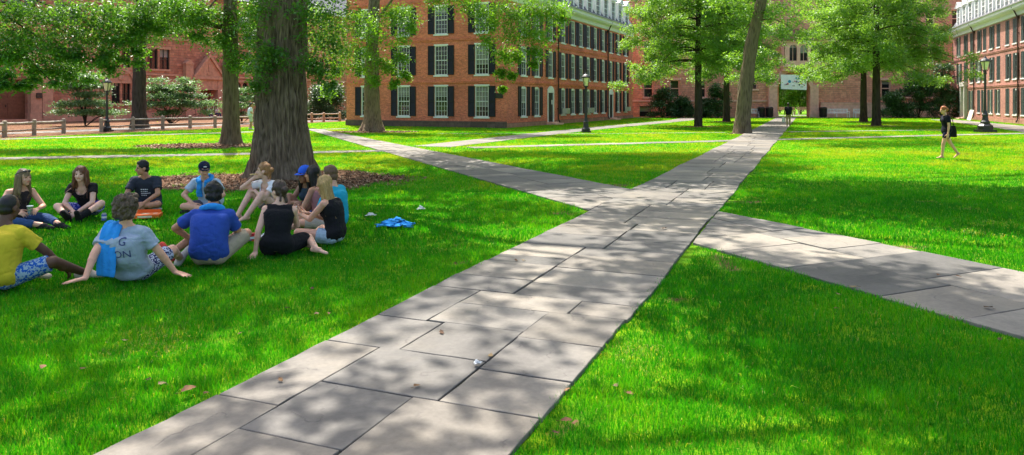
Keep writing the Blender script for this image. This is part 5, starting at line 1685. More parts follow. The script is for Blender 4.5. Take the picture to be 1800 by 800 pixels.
# ---------------- shrubs
def shrub(label, x, y, rx, ry, h, mat, seed, n=26, size=.16, z0=.3, name='shrub', layered=False, R=.6, dens=1.0, group=None):
    rg = np.random.default_rng(seed); cl = []
    for i in range(n):
        a = rg.uniform(0, 2 * PI); q = rg.uniform(0, 1) ** .5; zf = rg.uniform(0, 1)
        taper = (1 - .5 * zf)
        z = z0 + (h - z0) * (round(zf * 4) / 4 if layered else zf) + (rg.normal(0, .07) if layered else 0)
        cl.append((x + math.cos(a) * rx * q * taper, y + math.sin(a) * ry * q * taper, z, R * rg.uniform(.7, 1.2), dens))
    T = thing(name, label, 'shrub', (x, y, 0), 0, group)
    mb = MB()
    for c in cl[::5]:
        mb.tube([(0, 0, -.05), ((c[0] - x) * .4, (c[1] - y) * .4, c[2] * .6), (c[0] - x, c[1] - y, c[2])], [.035, .025, .01], 5)
    mb.build('stem', M['bark_dark'], T)
    link('foliage', leaf_mesh([(c[0] - x, c[1] - y, c[2], c[3], c[4]) for c in cl], size, mat, seed, 20, 18, .12 if layered else .3, .13 if layered else .7), T)
    return T
v = at(150, 200, 54); shrub('dogwood with flat pale green tiers left of the lamp post, against the brownstone wall', v.x, 54, 2.6, 1.2, 3.6, M['leaf_pale'], 91, 60, .17, 1.0, 'dogwood', True, .75)
v = at(300, 200, 57); shrub('dogwood with flat pale green tiers right of the lamp post, beside the gabled doorway', v.x, 57, 3.2, 1.2, 3.4, M['leaf_pale'], 93, 60, .17, 1.0, 'dogwood', True, .75)
v = at(425, 200, 60); shrub('pale tiered dogwood glimpsed between the grey trunk and the massive elm', v.x, 60, 1.6, 1.2, 3.3, M['leaf_pale'], 95, 24, .17, .8, 'dogwood', True, .7)
v = at(575, 200, 72); shrub('dark evergreen bush behind the rail fence left of the brick hall', v.x, 72, 2.6, 1.5, 3.2, M['leaf_dark'], 97, 80, .17, .3, 'evergreen_bush', False, .7)
for k, (px, d, rx, h) in enumerate(((1165, 81, 1.6, 3.2), (1200, 81.5, 1.4, 2.2), (1240, 81, 1.2, 2.0), (1262, 80, 1.5, 3.6))):
    v = at(px, 200, d); shrub(['dark bush with an airy top against the gatehouse wall beside the brick hall', 'low dark bush between the airy bush and the first pin oak', 'low dark bush right of the slim pin oak trunk', 'tall dark bush between the two slim trunks'][k], v.x, d, rx, 1.2, h, M['leaf_dark'], 101 + k, 40, .18, .3, 'dark_bush', False, .5, group='dark bushes along the gatehouse wall')
for k, (px, d, rx, h) in enumerate(((1570, 80, 1.4, 3.0), (1615, 79.5, 1.8, 4.6), (1655, 78.5, 2.0, 5.6))):
    v = at(px, 200, d); shrub(['small dark bush right of the broad pin oak', 'middle sized dark bush between the pin oak and the brick corner', 'tallest dark bush against the corner of the right brick hall'][k], v.x, d, rx, 1.2, h, M['leaf_dark'], 111 + k, 50, .19, .3, 'dark_bush', False, .6, group='dark bushes left of the right hall')
# green beyond the arch and over the roofs
for k, (x_, y_, h_) in enumerate(((37.2, 106, 6.5), (40.6, 107, 6.8))):
    shrub(['sunlit young tree seen through the arch, left half', 'sunlit young tree seen through the arch, right half'][k], x_ + 1.2, y_, 2.4, 2.2, h_, M['leaf_oak'], 121 + k, 90, .2, .9, 'young_tree', False, .8)
for k, (x_, y_, lab) in enumerate(((22, 96, 'large tree rising behind the gatehouse, left of the arch'), (40, 97, 'large tree rising behind the gatehouse, right of the arch'), (60, 101, 'large tree rising behind the corner of the right hall'))):
    tree(lab, [(x_, y_, -.1), (x_, y_, 5), (x_, y_, 16)], [.5, .4, .2], [], .2, M['leaf_oak'], M['bark_dark'], 131 + k, ball(x_, y_, 16, 9, 5, 7, 60, 1.6, 2.4, 33 + k, 8), .36, n=14, rings=12, name='background_tree', far_tw=14, far_per=14, rise=.3)
# ================================================================ ground, paths, grass
SOIL = [(-5.3, 17.0, 3.1, 2.4, 1), (-12.6, 30.0, 2.7, 2.0, 1), (13.0, 41.5, 1.0, .9, 1), (13.35, 52.6, 1.4, 1.2, .8), (26.8, 54, 1.5, 1.3, .8), (-8.3, 43.8, 3.2, 1.5, 1), (-25.2, 49, 1.5, 1.5, 1),
        (19, 65, 1.5, 1.5, .8), (30.9, 64.6, 1.5, 1.5, .8)]
for px, py, rx, ry in ((1082, 324, .5, .35), (990, 373, .4, .35), (1308, 353, .7, .35), (1605, 434, .42, .25), (1262, 452, .30, .5), (1290, 470, .3, .25), (1628, 353, .45, .25), (1225, 440, .18, .15), (1190, 525, .14, .12), (1700, 365, .3, .25), (985, 745, .07, .05), (800, 462, .2, .14)):
    x, y = G(px, py); SOIL.append((x, y, rx * .85, ry * .85, .62))
FENCE_A, FENCE_B = np.array(G(8, 241)), np.array(G(416, 222.5))


def soil_at(x, y):
    s = np.zeros_like(x)
    nz = vn2(x * 1.7, y * 1.7, 5, 3)
    for cx, cy, rx, ry, a in SOIL:
        d = np.sqrt(((x - cx) / rx) ** 2 + ((y - cy) / ry) ** 2) + (nz - .5) * .75
        s = np.maximum(s, a * np.clip((1.08 - d) / .28, 0, 1))
    t = (FENCE_B - FENCE_A); L = np.linalg.norm(t); t = t / L
    nrm = np.array([t[1], -t[0]])
    off = (x - FENCE_A[0]) * nrm[0] + (y - FENCE_A[1]) * nrm[1]; al = (x - FENCE_A[0]) * t[0] + (y - FENCE_A[1]) * t[1]
    s = np.maximum(s, np.clip((1.6 - off) / .6, 0, 1) * np.clip((off + 30) / .5, 0, 1) * (al > -40) * ((al < 18) | ((off < -.3) & (al < 50))) * np.clip((nz - .12) / .15, 0, 1))
    return s


def gh(x, y):
    return (vn2(x * .6, y * .6, 31, 2) - .5) * .014


PATHS = []                       # convex polygons kept clear of grass


def in_paths(x, y, grow=0.0):
    r = np.zeros(len(x), bool)
    for P in PATHS:
        ok = np.ones(len(x), bool)
        n = len(P)
        for i in range(n):
            a = P[i]; b = P[(i + 1) % n]
            e = (b[0] - a[0], b[1] - a[1]); L = math.hypot(*e)
            ok &= (e[0] * (y - a[1]) - e[1] * (x - a[0])) / L > -grow
        r |= ok
    return r


def ccw(P):
    A = sum(P[i][0] * P[(i + 1) % len(P)][1] - P[(i + 1) % len(P)][0] * P[i][1] for i in range(len(P)))
    return P if A > 0 else P[::-1]


def m_slab():
    q = NT('flagstone')
    t = q.attr('tint')
    c = q.coord()
    base = q.ramp(t, [(0., (.092, .089, .085)), (.25, (.20, .178, .150)), (.5, (.130, .123, .115)), (.75, (.182, .169, .152)), (1., (.25, .222, .185))])
    n1 = q.noise(1.1, 6, .62, c, .6); n2 = q.noise(26, 4, .7, c); n3 = q.noise(3.2, 4, .6, c)
    col = q.mix(.75, base, q.ramp(n1, [(.28, (.50, .50, .53)), (.5, (1., 1., 1.)), (.72, (1.30, 1.24, 1.12))]), 'MULTIPLY')
    n5 = q.noise(.35, 5, .7, c, 1.2)
    col = q.mix(.7, col, q.ramp(n5, [(.35, (.72, .70, .68)), (.6, (1.15, 1.12, 1.08))]), 'MULTIPLY')
    col = q.mix(.45, col, q.ramp(n2, [(.3, (.7, .7, .7)), (.7, (1.25, 1.25, 1.25))]), 'MULTIPLY')
    # a few dark spots and hairline flakes
    v = q.n('TexVoronoi', {'Vector': c, 'Scale': 2.3}).outputs['Distance']
    col = q.mix(q.ramp(v, [(.0, .6), (.035, .0)]), col, (.10, .09, .085))
    w = q.n('TexVoronoi', {'Vector': q.n('Mapping', {'Vector': c}).outputs[0], 'Scale': 1.15, 'Randomness': 1.0}, feature='DISTANCE_TO_EDGE').outputs['Distance']
    wob = q.math('ADD', w, q.math('MULTIPLY', q.math('SUBTRACT', n3, .5), .28))
    crack = q.ramp(q.math('ABSOLUTE', q.math('SUBTRACT', wob, .17)), [(.0, 1.), (.012, 0.)])
    crack = q.math('MULTIPLY', crack, q.ramp(n3, [(.52, 0.), (.6, 1.)]))
    col = q.mix(q.math('MULTIPLY', crack, .55), col, (.09, .08, .075))
    h = q.math('SUBTRACT', q.math('ADD', n1, q.math('MULTIPLY', n2, .12)), q.math('MULTIPLY', crack, .35))
    return q.fin(q.bsdf(col, .7, q.bump(h, .5, .02), .3))
M['slab'] = m_slab()
M['joint'] = m_plain('joint_soil', (.028, .030, .011), .95, .6, 20)


def slab(mb, poly, z, rg, gap=.0062, tint=None, clip=None):
    poly = ccw([tuple(p) for p in poly])
    if clip is not None:
        (ox, oy), (nx, ny) = clip; res = []
        f = lambda p: (p[0] - ox) * nx + (p[1] - oy) * ny
        for i in range(len(poly)):
            a, b = poly[i], poly[(i + 1) % len(poly)]; fa, fb = f(a), f(b)
            if fa >= 0: res.append(a)
            if fa * fb < 0: t_ = fa / (fa - fb); res.append((a[0] + (b[0] - a[0]) * t_, a[1] + (b[1] - a[1]) * t_))
        poly = res
        if len(poly) < 3: return
        if abs(sum(poly[i][0] * poly[(i + 1) % len(poly)][1] - poly[(i + 1) % len(poly)][0] * poly[i][1] for i in range(len(poly)))) < .03: return
    cx = sum(p[0] for p in poly) / len(poly); cy = sum(p[1] for p in poly) / len(poly)
    P = []
    for x, y in poly:
        d = math.hypot(x - cx, y - cy); k = gap * 1.4 * rg.uniform(.7, 1.3)
        P.append((x + (cx - x) / d * k + rg.normal(0, .004), y + (cy - y) / d * k + rg.normal(0, .004)))
    # rough, slightly wavering edges
    out = []
    for i in range(len(P)):
        a = np.array(P[i]); b = np.array(P[(i + 1) % len(P)]); L = np.linalg.norm(b - a)
        n = max(1, int(L / .12)); nn = np.array([-(b - a)[1], (b - a)[0]]) / max(L, 1e-6)
        for k in range(n):
            out.append(tuple(a + (b - a) * k / n + nn * (rg.normal(0, .0028) if k else 0)))
    tz = z + rg.normal(0, .0018); sx, sy = rg.normal(0, .002, 2)
    t = rg.uniform(0, 1) if tint is None else tint
    ins = []
    for x, y in out:
        d = math.hypot(x - cx, y - cy); ins.append((x + (cx - x) / d * .004, y + (cy - y) / d * .004))
    zz = lambda x, y: tz + (x - cx) * sx + (y - cy) * sy
    n = len(out)
    vs = [(x, y, z - .05) for x, y in out] + [(x, y, zz(x, y) - .004) for x, y in out] + [(x, y, zz(x, y)) for x, y in ins]
    fs = [(i, (i + 1) % n, n + (i + 1) % n, n + i) for i in range(n)] + [(n + i, n + (i + 1) % n, 2 * n + (i + 1) % n, 2 * n + i) for i in range(n)] + [list(range(2 * n, 3 * n))]
    mb.add(vs, fs, 0, None, t)


def bed(mb, poly, z):
    mb.add([(x, y, z) for x, y in ccw(list(poly))], [list(range(len(poly)))], 1)


def make_path(name, fmap, s0, s1, W, seed, z=.035, near=(), ystep=None, cols=(2, 3), sl=(.5, .95), gap=.0062, sec=(1.6, 2.6), clip=None):
    """flagstones: fmap(w, s) -> ground point; random bays after the given ones"""
    rg = np.random.default_rng(seed); mb = MB()
    for w0, w1, a, b in near:
        slab(mb, [fmap(w0, a), fmap(w1, a), fmap(w1, b), fmap(w0, b)], z, rg, .0065)
    s = s0
    while s < s1 - .05:
        L = min(rg.uniform(*sec), s1 - s)
        if s1 - s - L < .5: L = s1 - s
        k = int(rg.choice(cols))
        cuts = [0.0] + [W * (i / k + rg.uniform(-.09, .09)) for i in range(1, k)] + [W]
        for i in range(k):
            n = max(1, int(round(L / rg.uniform(*sl))))
            sc = [s] + [s + L * (j / n + rg.uniform(-.25, .25) / n) for j in range(1, n)] + [s + L]
            for j in range(n):
                slab(mb, [fmap(cuts[i], sc[j]), fmap(cuts[i + 1], sc[j]), fmap(cuts[i + 1], sc[j + 1]), fmap(cuts[i], sc[j + 1])], z, rg, gap, None, clip)
        s += L
    return mb

O_ = np.array([-3.643, 0.0]); D_ = np.array([.3738, .9275]); E_ = np.array([.9275, -.3738]); PW = 1.988
def fmain(w, s):
    wob = .02 * math.sin(s * .9) + .012 * math.sin(s * 2.3 + 1)
    ww = w + (wob if w > PW - .01 else (-wob if w < .01 else 0))
    return tuple(O_ + D_ * s + E_ * ww)
def S(px, py): return float((np.array(G(px, py)) - O_) @ D_)
sA, sB, sC = S(430, 704), S(640, 609), S(720, 563)
m0, mlow, m1, m2, m3 = S(670, 691), S(517, 777), S(760, 625), S(850, 577), S(890, 543)
r1, r2, r3 = S(930, 664), S(990, 605), S(1030, 557)
sE = max(m3, r3) + .62
near = [(0, .475, -4, -1), (.475, 1.15, -4, -1.2), (1.15, PW, -4, -.9), (0, .475, -1, sA - 1.3), (0, .475, sA - 1.3, sA), (0, .475, sA, sB), (0, .637, sB, sC), (0, .48, sC, sE - .2),
        (.475, 1.15, -1.2, mlow - .9), (.475, 1.15, mlow - .9, mlow), (.475, 1.15, mlow, m0), (1.15, PW, -.9, mlow - .35), (1.15, PW, mlow - .35, m0), (.475, 1.32, m0, m1), (.637, 1.32, m1, m2), (.48, 1.33, m2, m3),
        (1.32, PW, m0, r1), (1.32, PW, r1, r2), (1.32, PW, r2, r3), (.48, 1.49, m3, sE - .2), (1.49, PW, r3, sE - .2), (1.33, PW - .497 + .0, r3 - .0001, r3)]
near = near[:-1]
END = 96.0
mb = make_path('main_path', fmain, sE - .2, 92.0, PW, 3, .012, near, gap=.0085)
n_ = 40
PATHS.append([tuple(O_ - D_ * 6), tuple(O_ - D_ * 6 + E_ * PW), tuple(O_ + D_ * END + E_ * PW), tuple(O_ + D_ * END)])
bed(mb, [fmain(.03, -5), fmain(PW - .03, -5), fmain(PW - .03, 92), fmain(.03, 92)], -.004)
mb.build('main_path', [M['slab'], M['joint']], tint=True, kind='structure')


def quadmap(a0, a1, b0, b1):
    """w in 0..1 from line a to line b, s in 0..1 along"""
    a0, a1, b0, b1 = map(np.array, (a0, a1, b0, b1))
    return lambda w, s: tuple((a0 + (a1 - a0) * s) * (1 - w) + (b0 + (b1 - b0) * s) * w)


def upL(Y): return (2.44 - .455 * (Y - 15.1), Y)
def loL(Y): return (1.27 - .41 * (Y - 12.15), Y)
def upR(Y): return (3.38 - .47 * (Y - 12.06), Y)
def loR(Y): return (2.29 - .425 * (Y - 9.36), Y)
for nm_left, nm, a0, a1, b0, b1, sd in ((True, 'cross_path', loL(12.15), loL(47.5), upL(15.1), upL(50.0), 5), (False, 'cross_path', loR(9.36), loR(-2.5), upR(12.06), upR(.5), 9)):
    q = quadmap(a0, a1, b0, b1)
    A0, A1, B0, B1 = map(np.array, (a0, a1, b0, b1)); da = (A1 - A0) / np.linalg.norm(A1 - A0); db = (B1 - B0) / np.linalg.norm(B1 - B0); dm = da + db; dm /= np.linalg.norm(dm)
    W = 2.15
    def fm(w, s, A0=A0, B0=B0, da=da, db=db, dm=dm):
        pa = A0 + da * ((s - 0) / (da @ dm)); pb = B0 + db * ((s - (B0 - A0) @ dm) / (db @ dm))
        return tuple(pa * (1 - w / W) + pb * (w / W))
    side = -1 if nm_left else 1
    org = O_ if nm_left else O_ + E_ * PW
    L = float(np.linalg.norm(A1 - A0))
    s_lo = min(0, float((B0 - A0) @ dm)) - .3
    mb = make_path(nm, fm, s_lo, L, W, sd, .009, cols=(2, 3), sl=(.55, .95), gap=.0095, sec=(1.3, 2.2), clip=((org[0], org[1]), (E_[0] * side, E_[1] * side)))
    bed(mb, [q(.02, 0), q(.98, 0), q(.98, 1), q(.02, 1)], -.008)
    mb.build(nm, [M['slab'], M['joint']], tint=True, kind='structure')
    PATHS.append(ccw([q(0, 0), q(1, 0), q(1, 1), q(0, 1)]))

PATHS.append(ccw([tuple(O_ + E_ * (PW + w_) + D_ * s_) for w_, s_ in ((-.2, 9.6), (.14, 9.6), (.14, 12.6), (-.2, 12.6))]))
PATHS.append(ccw([tuple(O_ + E_ * w_ + D_ * s_) for w_, s_ in ((-.14, 12.9), (.2, 12.9), (.2, 16.4), (-.14, 16.4))]))


def strip(name, pts, W, seed, z=.026, mat='slab', sl=(1.0, 1.5)):
    mb = MB(); rg = np.random.default_rng(seed)
    pts = [np.array(p, float) for p in pts]
    nr = []
    for i in range(len(pts)):
        d = pts[min(i + 1, len(pts) - 1)] - pts[max(i - 1, 0)]; d /= np.linalg.norm(d); nr.append(np.array([-d[1], d[0]]))
    for i in range(len(pts) - 1):
        w0 = W[i] if hasattr(W, '__len__') else W; w1 = W[i + 1] if hasattr(W, '__len__') else W
        a0 = pts[i] - nr[i] * w0 / 2; b0 = pts[i] + nr[i] * w0 / 2; a1 = pts[i + 1] - nr[i + 1] * w1 / 2; b1 = pts[i + 1] + nr[i + 1] * w1 / 2
        q = quadmap(a0, a1, b0, b1); L = np.linalg.norm(pts[i + 1] - pts[i]); n = max(1, int(L / rg.uniform(*sl)))
        for k in range(n):
            slab(mb, [q(0, k / n), q(1, k / n), q(1, (k + 1) / n), q(0, (k + 1) / n)], z, rg, .006, rg.uniform(.25, 1))
        bed(mb, [q(.02, 0), q(.98, 0), q(.98, 1), q(.02, 1)], z - .016)
        PATHS.append(ccw([tuple(q(0, 0)), tuple(q(1, 0)), tuple(q(1, 1)), tuple(q(0, 1))]))
    mb.build(name, [M[mat], M['joint']], tint=True, kind='structure')
    return mb

strip('side_path', [(-24, 20.6), (-16, 23.2), (-9.3, 25.2), (-5.1, 26.7), (-3.5, 27.3)], 1.0, 21, 0.008)
strip('side_path', [(-1.6, 28.6), (0, 29.4), (10.4, 33.9), (22.4, 39.0), (33, 43)], .95, 22, 0.005)
strip('side_path', [(-3.2, 29.4), (1.2, 39.7), (5.3, 48.8), (11, 60), (16, 70), (19.5, 80)], [1.7, 1.7, 1.8, 1.9, 2.0, 2.2], 23, 0.002)
strip('side_path', [(-4.2, 41.4), (5.3, 41.2), (12.4, 42.8)], .45, 24, -0.001)
strip('side_path', [(16.2, 43.6), (27, 46.5)], .9, 25, -0.001)
strip('side_path', [(31, 41), (34, 49), (38, 60), (42.4, 73)], [4.0, 3.2, 2.6, 2.2], 26, -0.004)
strip('side_path', [(-32, 27.5), (-23.8, 35.2), (-16.4, 42.2), (-11, 48.6)], 1.0, 27, 0.002)
strip('pavement', [(-31.5, 36), (-26.3, 46), (-19.5, 64), (-14, 78)], 2.6, 28, -0.004)
strip('pavement', [(8, 81.6), (28.6, 81.6), (29.6, 81.6)], 1.8, 29, -0.002)
strip('pavement', [(33.6, 81.6), (47, 79.6)], 1.8, 30, -0.002)
strip('pavement', [(26, 95), (42, 95)], 5.0, 35, -0.006)

# ---- ground sheet
def axis(lo, hi, step, far):
    a = np.arange(lo, hi + step, step); g = step * 1.35 ** np.arange(1, 30); g = np.cumsum(g); g = g[g < far]
    return np.concatenate([lo - g[::-1], a, hi + g])
gx_ = axis(-30, 34, .3, 1500); gy_ = axis(-4, 84, .3, 1500)
XX, YY = np.meshgrid(gx_, gy_)
xf, yf = XX.ravel(), YY.ravel()
nx_, ny_ = len(gx_), len(gy_)
ii = np.arange((ny_ - 1) * nx_).reshape(ny_ - 1, nx_)[:, :-1].ravel()
Fq = np.stack([ii, ii + 1, ii + nx_ + 1, ii + nx_], 1)
inn = (np.abs(xf) < 60) & (yf > -12) & (yf < 100)
zg = np.where(inn, gh(xf, yf) - .018, -.02)

def m_ground():
    q = NT('lawn_ground')
    c = q.coord()
    n1 = q.noise(.25, 4, .6, c); n2 = q.noise(3.5, 5, .65, c); n3 = q.noise(60, 3, .7, c); n4 = q.noise(14, 4, .7, c)
    g = q.ramp(n2, [(.25, (.03, .18, .005)), (.5, (.12, .30, .006)), (.75, (.28, .42, .009))])
    g = q.mix(.55, g, q.ramp(n1, [(.35, (.75, .85, .8)), (.65, (1.25, 1.12, .9))]), 'MULTIPLY')
    g = q.mix(.7, g, q.ramp(n3, [(.3, (.55, .6, .5)), (.7, (1.4, 1.35, 1.3))]), 'MULTIPLY')
    g = q.mix(.5, g, q.ramp(n4, [(.3, (.6, .65, .6)), (.7, (1.35, 1.3, 1.2))]), 'MULTIPLY')
    s = q.ramp(q.noise(5, 6, .7, c), [(.3, (.11, .055, .03)), (.55, (.21, .11, .065)), (.75, (.33, .20, .125))])
    s = q.mix(.6, s, q.ramp(n3, [(.3, (.5, .5, .5)), (.7, (1.5, 1.5, 1.5))]), 'MULTIPLY')
    f = q.math('ADD', q.attr('soil'), q.math('MULTIPLY', q.math('SUBTRACT', n4, .5), .9))
    fac = q.ramp(f, [(.35, 0.), (.6, 1.)])
    col = q.mix(fac, g, s)
    h = q.math('ADD', n3, q.math('MULTIPLY', n4, .7))
    return q.fin(q.bsdf(col, .95, q.bump(h, .8, .05), .08))
gme = mesh_np('lawn', np.stack([xf, yf, zg], 1), Fq, [m_ground()], True, None, {'soil': soil_at(xf, yf) * inn})
link('lawn', gme, kind='structure')


# ---- grass blades
def m_grass():
    q = NT('grass_blade')
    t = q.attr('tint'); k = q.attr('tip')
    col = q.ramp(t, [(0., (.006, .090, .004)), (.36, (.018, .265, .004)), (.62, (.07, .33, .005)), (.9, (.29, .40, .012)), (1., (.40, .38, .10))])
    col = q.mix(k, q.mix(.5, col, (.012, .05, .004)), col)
    p = q.bsdf(col, .38, None, .16)
    tr = q.n('BsdfTranslucent', {'Color': q.ramp(t, [(.1, (.04, .40, .004)), (.5, (.13, .60, .005)), (.85, (.58, .64, .012))])}).outputs[0]
    return q.fin(q.n('MixShader', {0: .42, 1: p, 2: tr}).outputs[0])


def grass(seed):
    r = np.random.default_rng(seed)
    Vs = []; Ts = []; Ks = []
    for y0, y1, dens, wd, ht, mg in ((2.9, 5.5, 7500, .0042, .050, 1.0), (5.5, 9, 3600, .0060, .052, 1.2), (9, 15, 1500, .0095, .055, 1.4), (15, 26, 700, .012, .050, 1.8), (26, 46, 260, .019, .050, 2.5), (46, 80, 90, .032, .05, 3)):
        A = (y1 - y0) * (.71 * (y0 + y1) + 2 * mg)
        n = int(A * dens)
        y = np.sqrt(r.uniform(y0 ** 2, y1 ** 2, n)); x = r.uniform(-1, 1, n) * (.71 * y + mg)
        cl = vn2(x * 3.1, y * 3.1, 41, 3)
        keep = (~in_paths(x, y, -.004) | (~in_paths(x, y, -.045) & (r.uniform(0, 1, n) < .45 * (vn2(x * 5, y * 5, 71, 2) > .45)))) & (r.uniform(0, 1, n) > soil_at(x, y) * 1.15 - .05) & (r.uniform(0, 1, n) < .55 + 1.0 * cl)
        x, y, cl = x[keep], y[keep], cl[keep]; n = len(x)
        edge = in_paths(x, y, .10)
        h = ht * r.uniform(.5, 1.45, n) * (.35 + 1.25 * cl) * np.where(edge, .75, 1)
        az = r.uniform(0, 2 * PI, n); ln = r.uniform(.1, .75, n) * h; la = r.uniform(0, 2 * PI, n)
        z = gh(x, y) - .022
        w = wd * r.uniform(.6, 1.3, n)
        b = np.stack([x, y, z], 1); sd = np.stack([np.cos(az), np.sin(az), np.zeros(n)], 1) * (w / 2)[:, None]
        lv = np.stack([np.cos(la) * ln, np.sin(la) * ln, h], 1)
        midp = b + np.stack([lv[:, 0] * .35, lv[:, 1] * .35, h * .6], 1)
        V = np.stack([b - sd, b + sd, midp + sd * .8, b + lv, midp - sd * .8], 1)
        pass
        big = vn2(x * .55, y * .55, 47, 2)
        dry = np.clip((y - 12) / 10, 0, 1) * .40  # drier far lawn, and the yellow of its sunlight, put into the tint
        t = np.clip(.27 + dry + (cl - .5) * .9 + (big - .5) * .9 + r.normal(0, 1, n) * np.clip(.20 - y * .004, .06, .20), 0, .95)
        t = np.minimum(t, .60 + .38 * np.clip((y - 11) / 8, 0, 1))
        clov = (vn2(x * .9, y * .9, 61, 3) + r.normal(0, .06, n) > .64)
        t = np.where(clov, t * .6, t)
        straw = r.uniform(0, 1, n) < .016 + .35 * np.clip((vn2(x * 1.1, y * 1.1, 83, 3) - .70) * 8, 0, 1)
        t = np.where(straw, 1, t)
        V[straw, 3, 2] -= h[straw] * .55; V[straw, 3, :2] += lv[straw, :2] * .6
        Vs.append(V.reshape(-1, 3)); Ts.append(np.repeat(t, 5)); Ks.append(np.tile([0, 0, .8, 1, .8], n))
    V = np.concatenate(Vs); n = len(V) // 5; i = np.arange(n) * 5
    Fc = np.concatenate([np.stack([i, i + 1, i + 2], 1), np.stack([i, i + 2, i + 4], 1), np.stack([i + 4, i + 2, i + 3], 1)])
    print('grass blades', n)
    return mesh_np('grass', V, Fc, [m_grass()], False, None, {'tint': np.concatenate(Ts), 'tip': np.concatenate(Ks)})
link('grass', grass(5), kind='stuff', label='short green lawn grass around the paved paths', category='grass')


# ---- bark mulch and litter lying on the bare soil
def mulch(seed):
    r = np.random.default_rng(seed); Vs = []; Ts = []
    for cx, cy, rx, ry, a in SOIL[:9]:
        n = int(900 * rx * ry * (2.2 if cy < 20 else 1)); x = cx + r.uniform(-1.15, 1.15, n) * rx; y = cy + r.uniform(-1.15, 1.15, n) * ry
        k = (soil_at(x, y) > .35) & ~in_paths(x, y, .02); x, y = x[k], y[k]; n = len(x)
        sz = r.uniform(.010, .034, n) * (1 if cy < 20 else 1.5); a_ = r.uniform(0, 2 * PI, n); z = gh(x, y) - .012 + r.uniform(0, .014, n)
        u = np.stack([np.cos(a_), np.sin(a_), r.normal(0, .35, n)], 1) * sz[:, None]; v = np.stack([-np.sin(a_), np.cos(a_), r.normal(0, .5, n)], 1) * (sz * r.uniform(.2, .6, n))[:, None]
        c = np.stack([x, y, z], 1)
        Vs.append(np.stack([c - u - v, c + u * .9 - v, c + u + v * .8, c - u * .8 + v], 1).reshape(-1, 3)); Ts.append(np.repeat(r.uniform(0, 1, n), 4))
    V = np.concatenate(Vs); i = np.arange(len(V) // 4) * 4
    q = NT('mulch_chip'); col = q.ramp(q.attr('tint'), [(0., (.05, .028, .018)), (.45, (.16, .085, .05)), (.8, (.30, .18, .11)), (1., (.48, .36, .26))])
    return mesh_np('mulch', V, np.stack([i, i + 1, i + 2, i + 3], 1), [q.fin(q.bsdf(col, .85, None, .15))], False, None, {'tint': np.concatenate(Ts)})
link('mulch', mulch(3), kind='stuff', label='loose brown bark chips on the bare soil under the trees', category='mulch')
# ================================================================ lamps, fence, benches, small things
def lamp(label, x, y, h, block):
    T = thing('lamp_post', label, 'street lamp', (x, y, 0), 0, 'black lamp posts')
    m = MB()
    z = .02
    if block:
        m.box(-.42, .42, -.42, .42, 0, .16); m.lathe([(.40, .16), (.40, .38), (.30, .46), (.24, .5)], 8); z = .5
    else:
        m.box(-.27, .27, -.27, .27, 0, .1); z = .1
    m.lathe([(.24, z), (.25, z + .1), (.17, z + .2), (.14, z + .42), (.17, z + .5), (.12, z + .58), (.075, z + .78)], 12)
    m.build('base', M['iron'], T)
    zt = h - .95
    m = MB(); m.lathe([(.075, z + .78), (.07, z + 1.2), (.055, zt - .15), (.09, zt - .1), (.09, zt - .04), (.05, zt), (.05, zt + .1)], 12, mat=0); m.build('post', M['iron'], T)
    m = MB(); m.lathe([(.10, zt + .12), (.16, zt + .32), (.225, zt + .58), (.20, zt + .60)], 12); L = m.build('lantern', M['lamp_glass'], T)
    m = MB()
    for k in range(4):
        a = PI / 4 + k * PI / 2; c, s = math.cos(a), math.sin(a)
        m.tube([(.05 * c, .05 * s, zt + .02), (.15 * c, .15 * s, zt + .1), (.19 * c, .19 * s, zt + .34), (.25 * c, .25 * s, zt + .62)], .017, 5)
    m.lathe([(.06, zt + .08), (.13, zt + .10), (.11, zt + .13)], 12); m.build('lantern_frame', M['iron'], L)
    m = MB(); m.lathe([(.28, zt + .605), (.27, zt + .65), (.19, zt + .74), (.09, zt + .80), (.06, zt + .86), (.025, zt + .88), (.03, zt + .92), (.004, zt + .96)], 12); m.build('cap', M['iron'], T)
    return T
x, y = G(1030, 233); lamp('black lamp post standing on the lawn in front of the brick hall', x, y, 3.5, False)
lamp('tall black lamp post on a stepped plinth in front of the right brick hall', 27.45, 42.9, 4.45, True)
x, y = G(188, 231); lamp('black lamp post beside the rail fence in front of the brownstone building', x, y, 3.25, False)


def fence(posts, label, h=.80):
    p0 = posts[0]
    T = thing('rail_fence', label, 'fence', (p0[0], p0[1], 0), 0, 'wooden rail fences')
    P = [Vector((p[0] - p0[0], p[1] - p0[1], 0)) for p in posts]
    for i, p in enumerate(P):
        m = MB(); a = random.uniform(-.1, .1)
        Rm = Matrix.Translation(p) @ Matrix.Rotation(a + .5, 4, 'Z')
        hh = h * random.uniform(.97, 1.04)
        m.box(-.10, .10, -.10, .10, -.2, hh, 0, Rm); m.add([(-.10, -.10, hh), (.10, -.10, hh), (.10, .10, hh), (-.10, .10, hh), (0, 0, hh + .05)], [(0, 1, 4), (1, 2, 4), (2, 3, 4), (3, 0, 4)], 0, Rm)
        m.build('post', M['wood'], T)
    for i in range(len(P) - 1):
        for z in (.68, .30):
            m = MB(); m.tube([P[i] + Vector((0, 0, z)), (P[i] + P[i + 1]) / 2 + Vector((0, 0, z - .02)), P[i + 1] + Vector((0, 0, z))], .05 if z > .5 else .045, 8); m.build('rail', M['pale_wood'] if z > .5 else M['wood'], T)
fence([G(-60, 246), G(8, 241), G(60, 237.5), G(112, 234)], 'weathered wooden rail fence at the far left, ending at the gap before the lamp post')
fence([G(178, 231.5), G(234, 229), G(286, 226.5), G(334, 225), G(378, 224), G(416, 222.5), G(448, 221), G(480, 219.5)], 'weathered wooden rail fence running behind the two trunks from the lamp post')
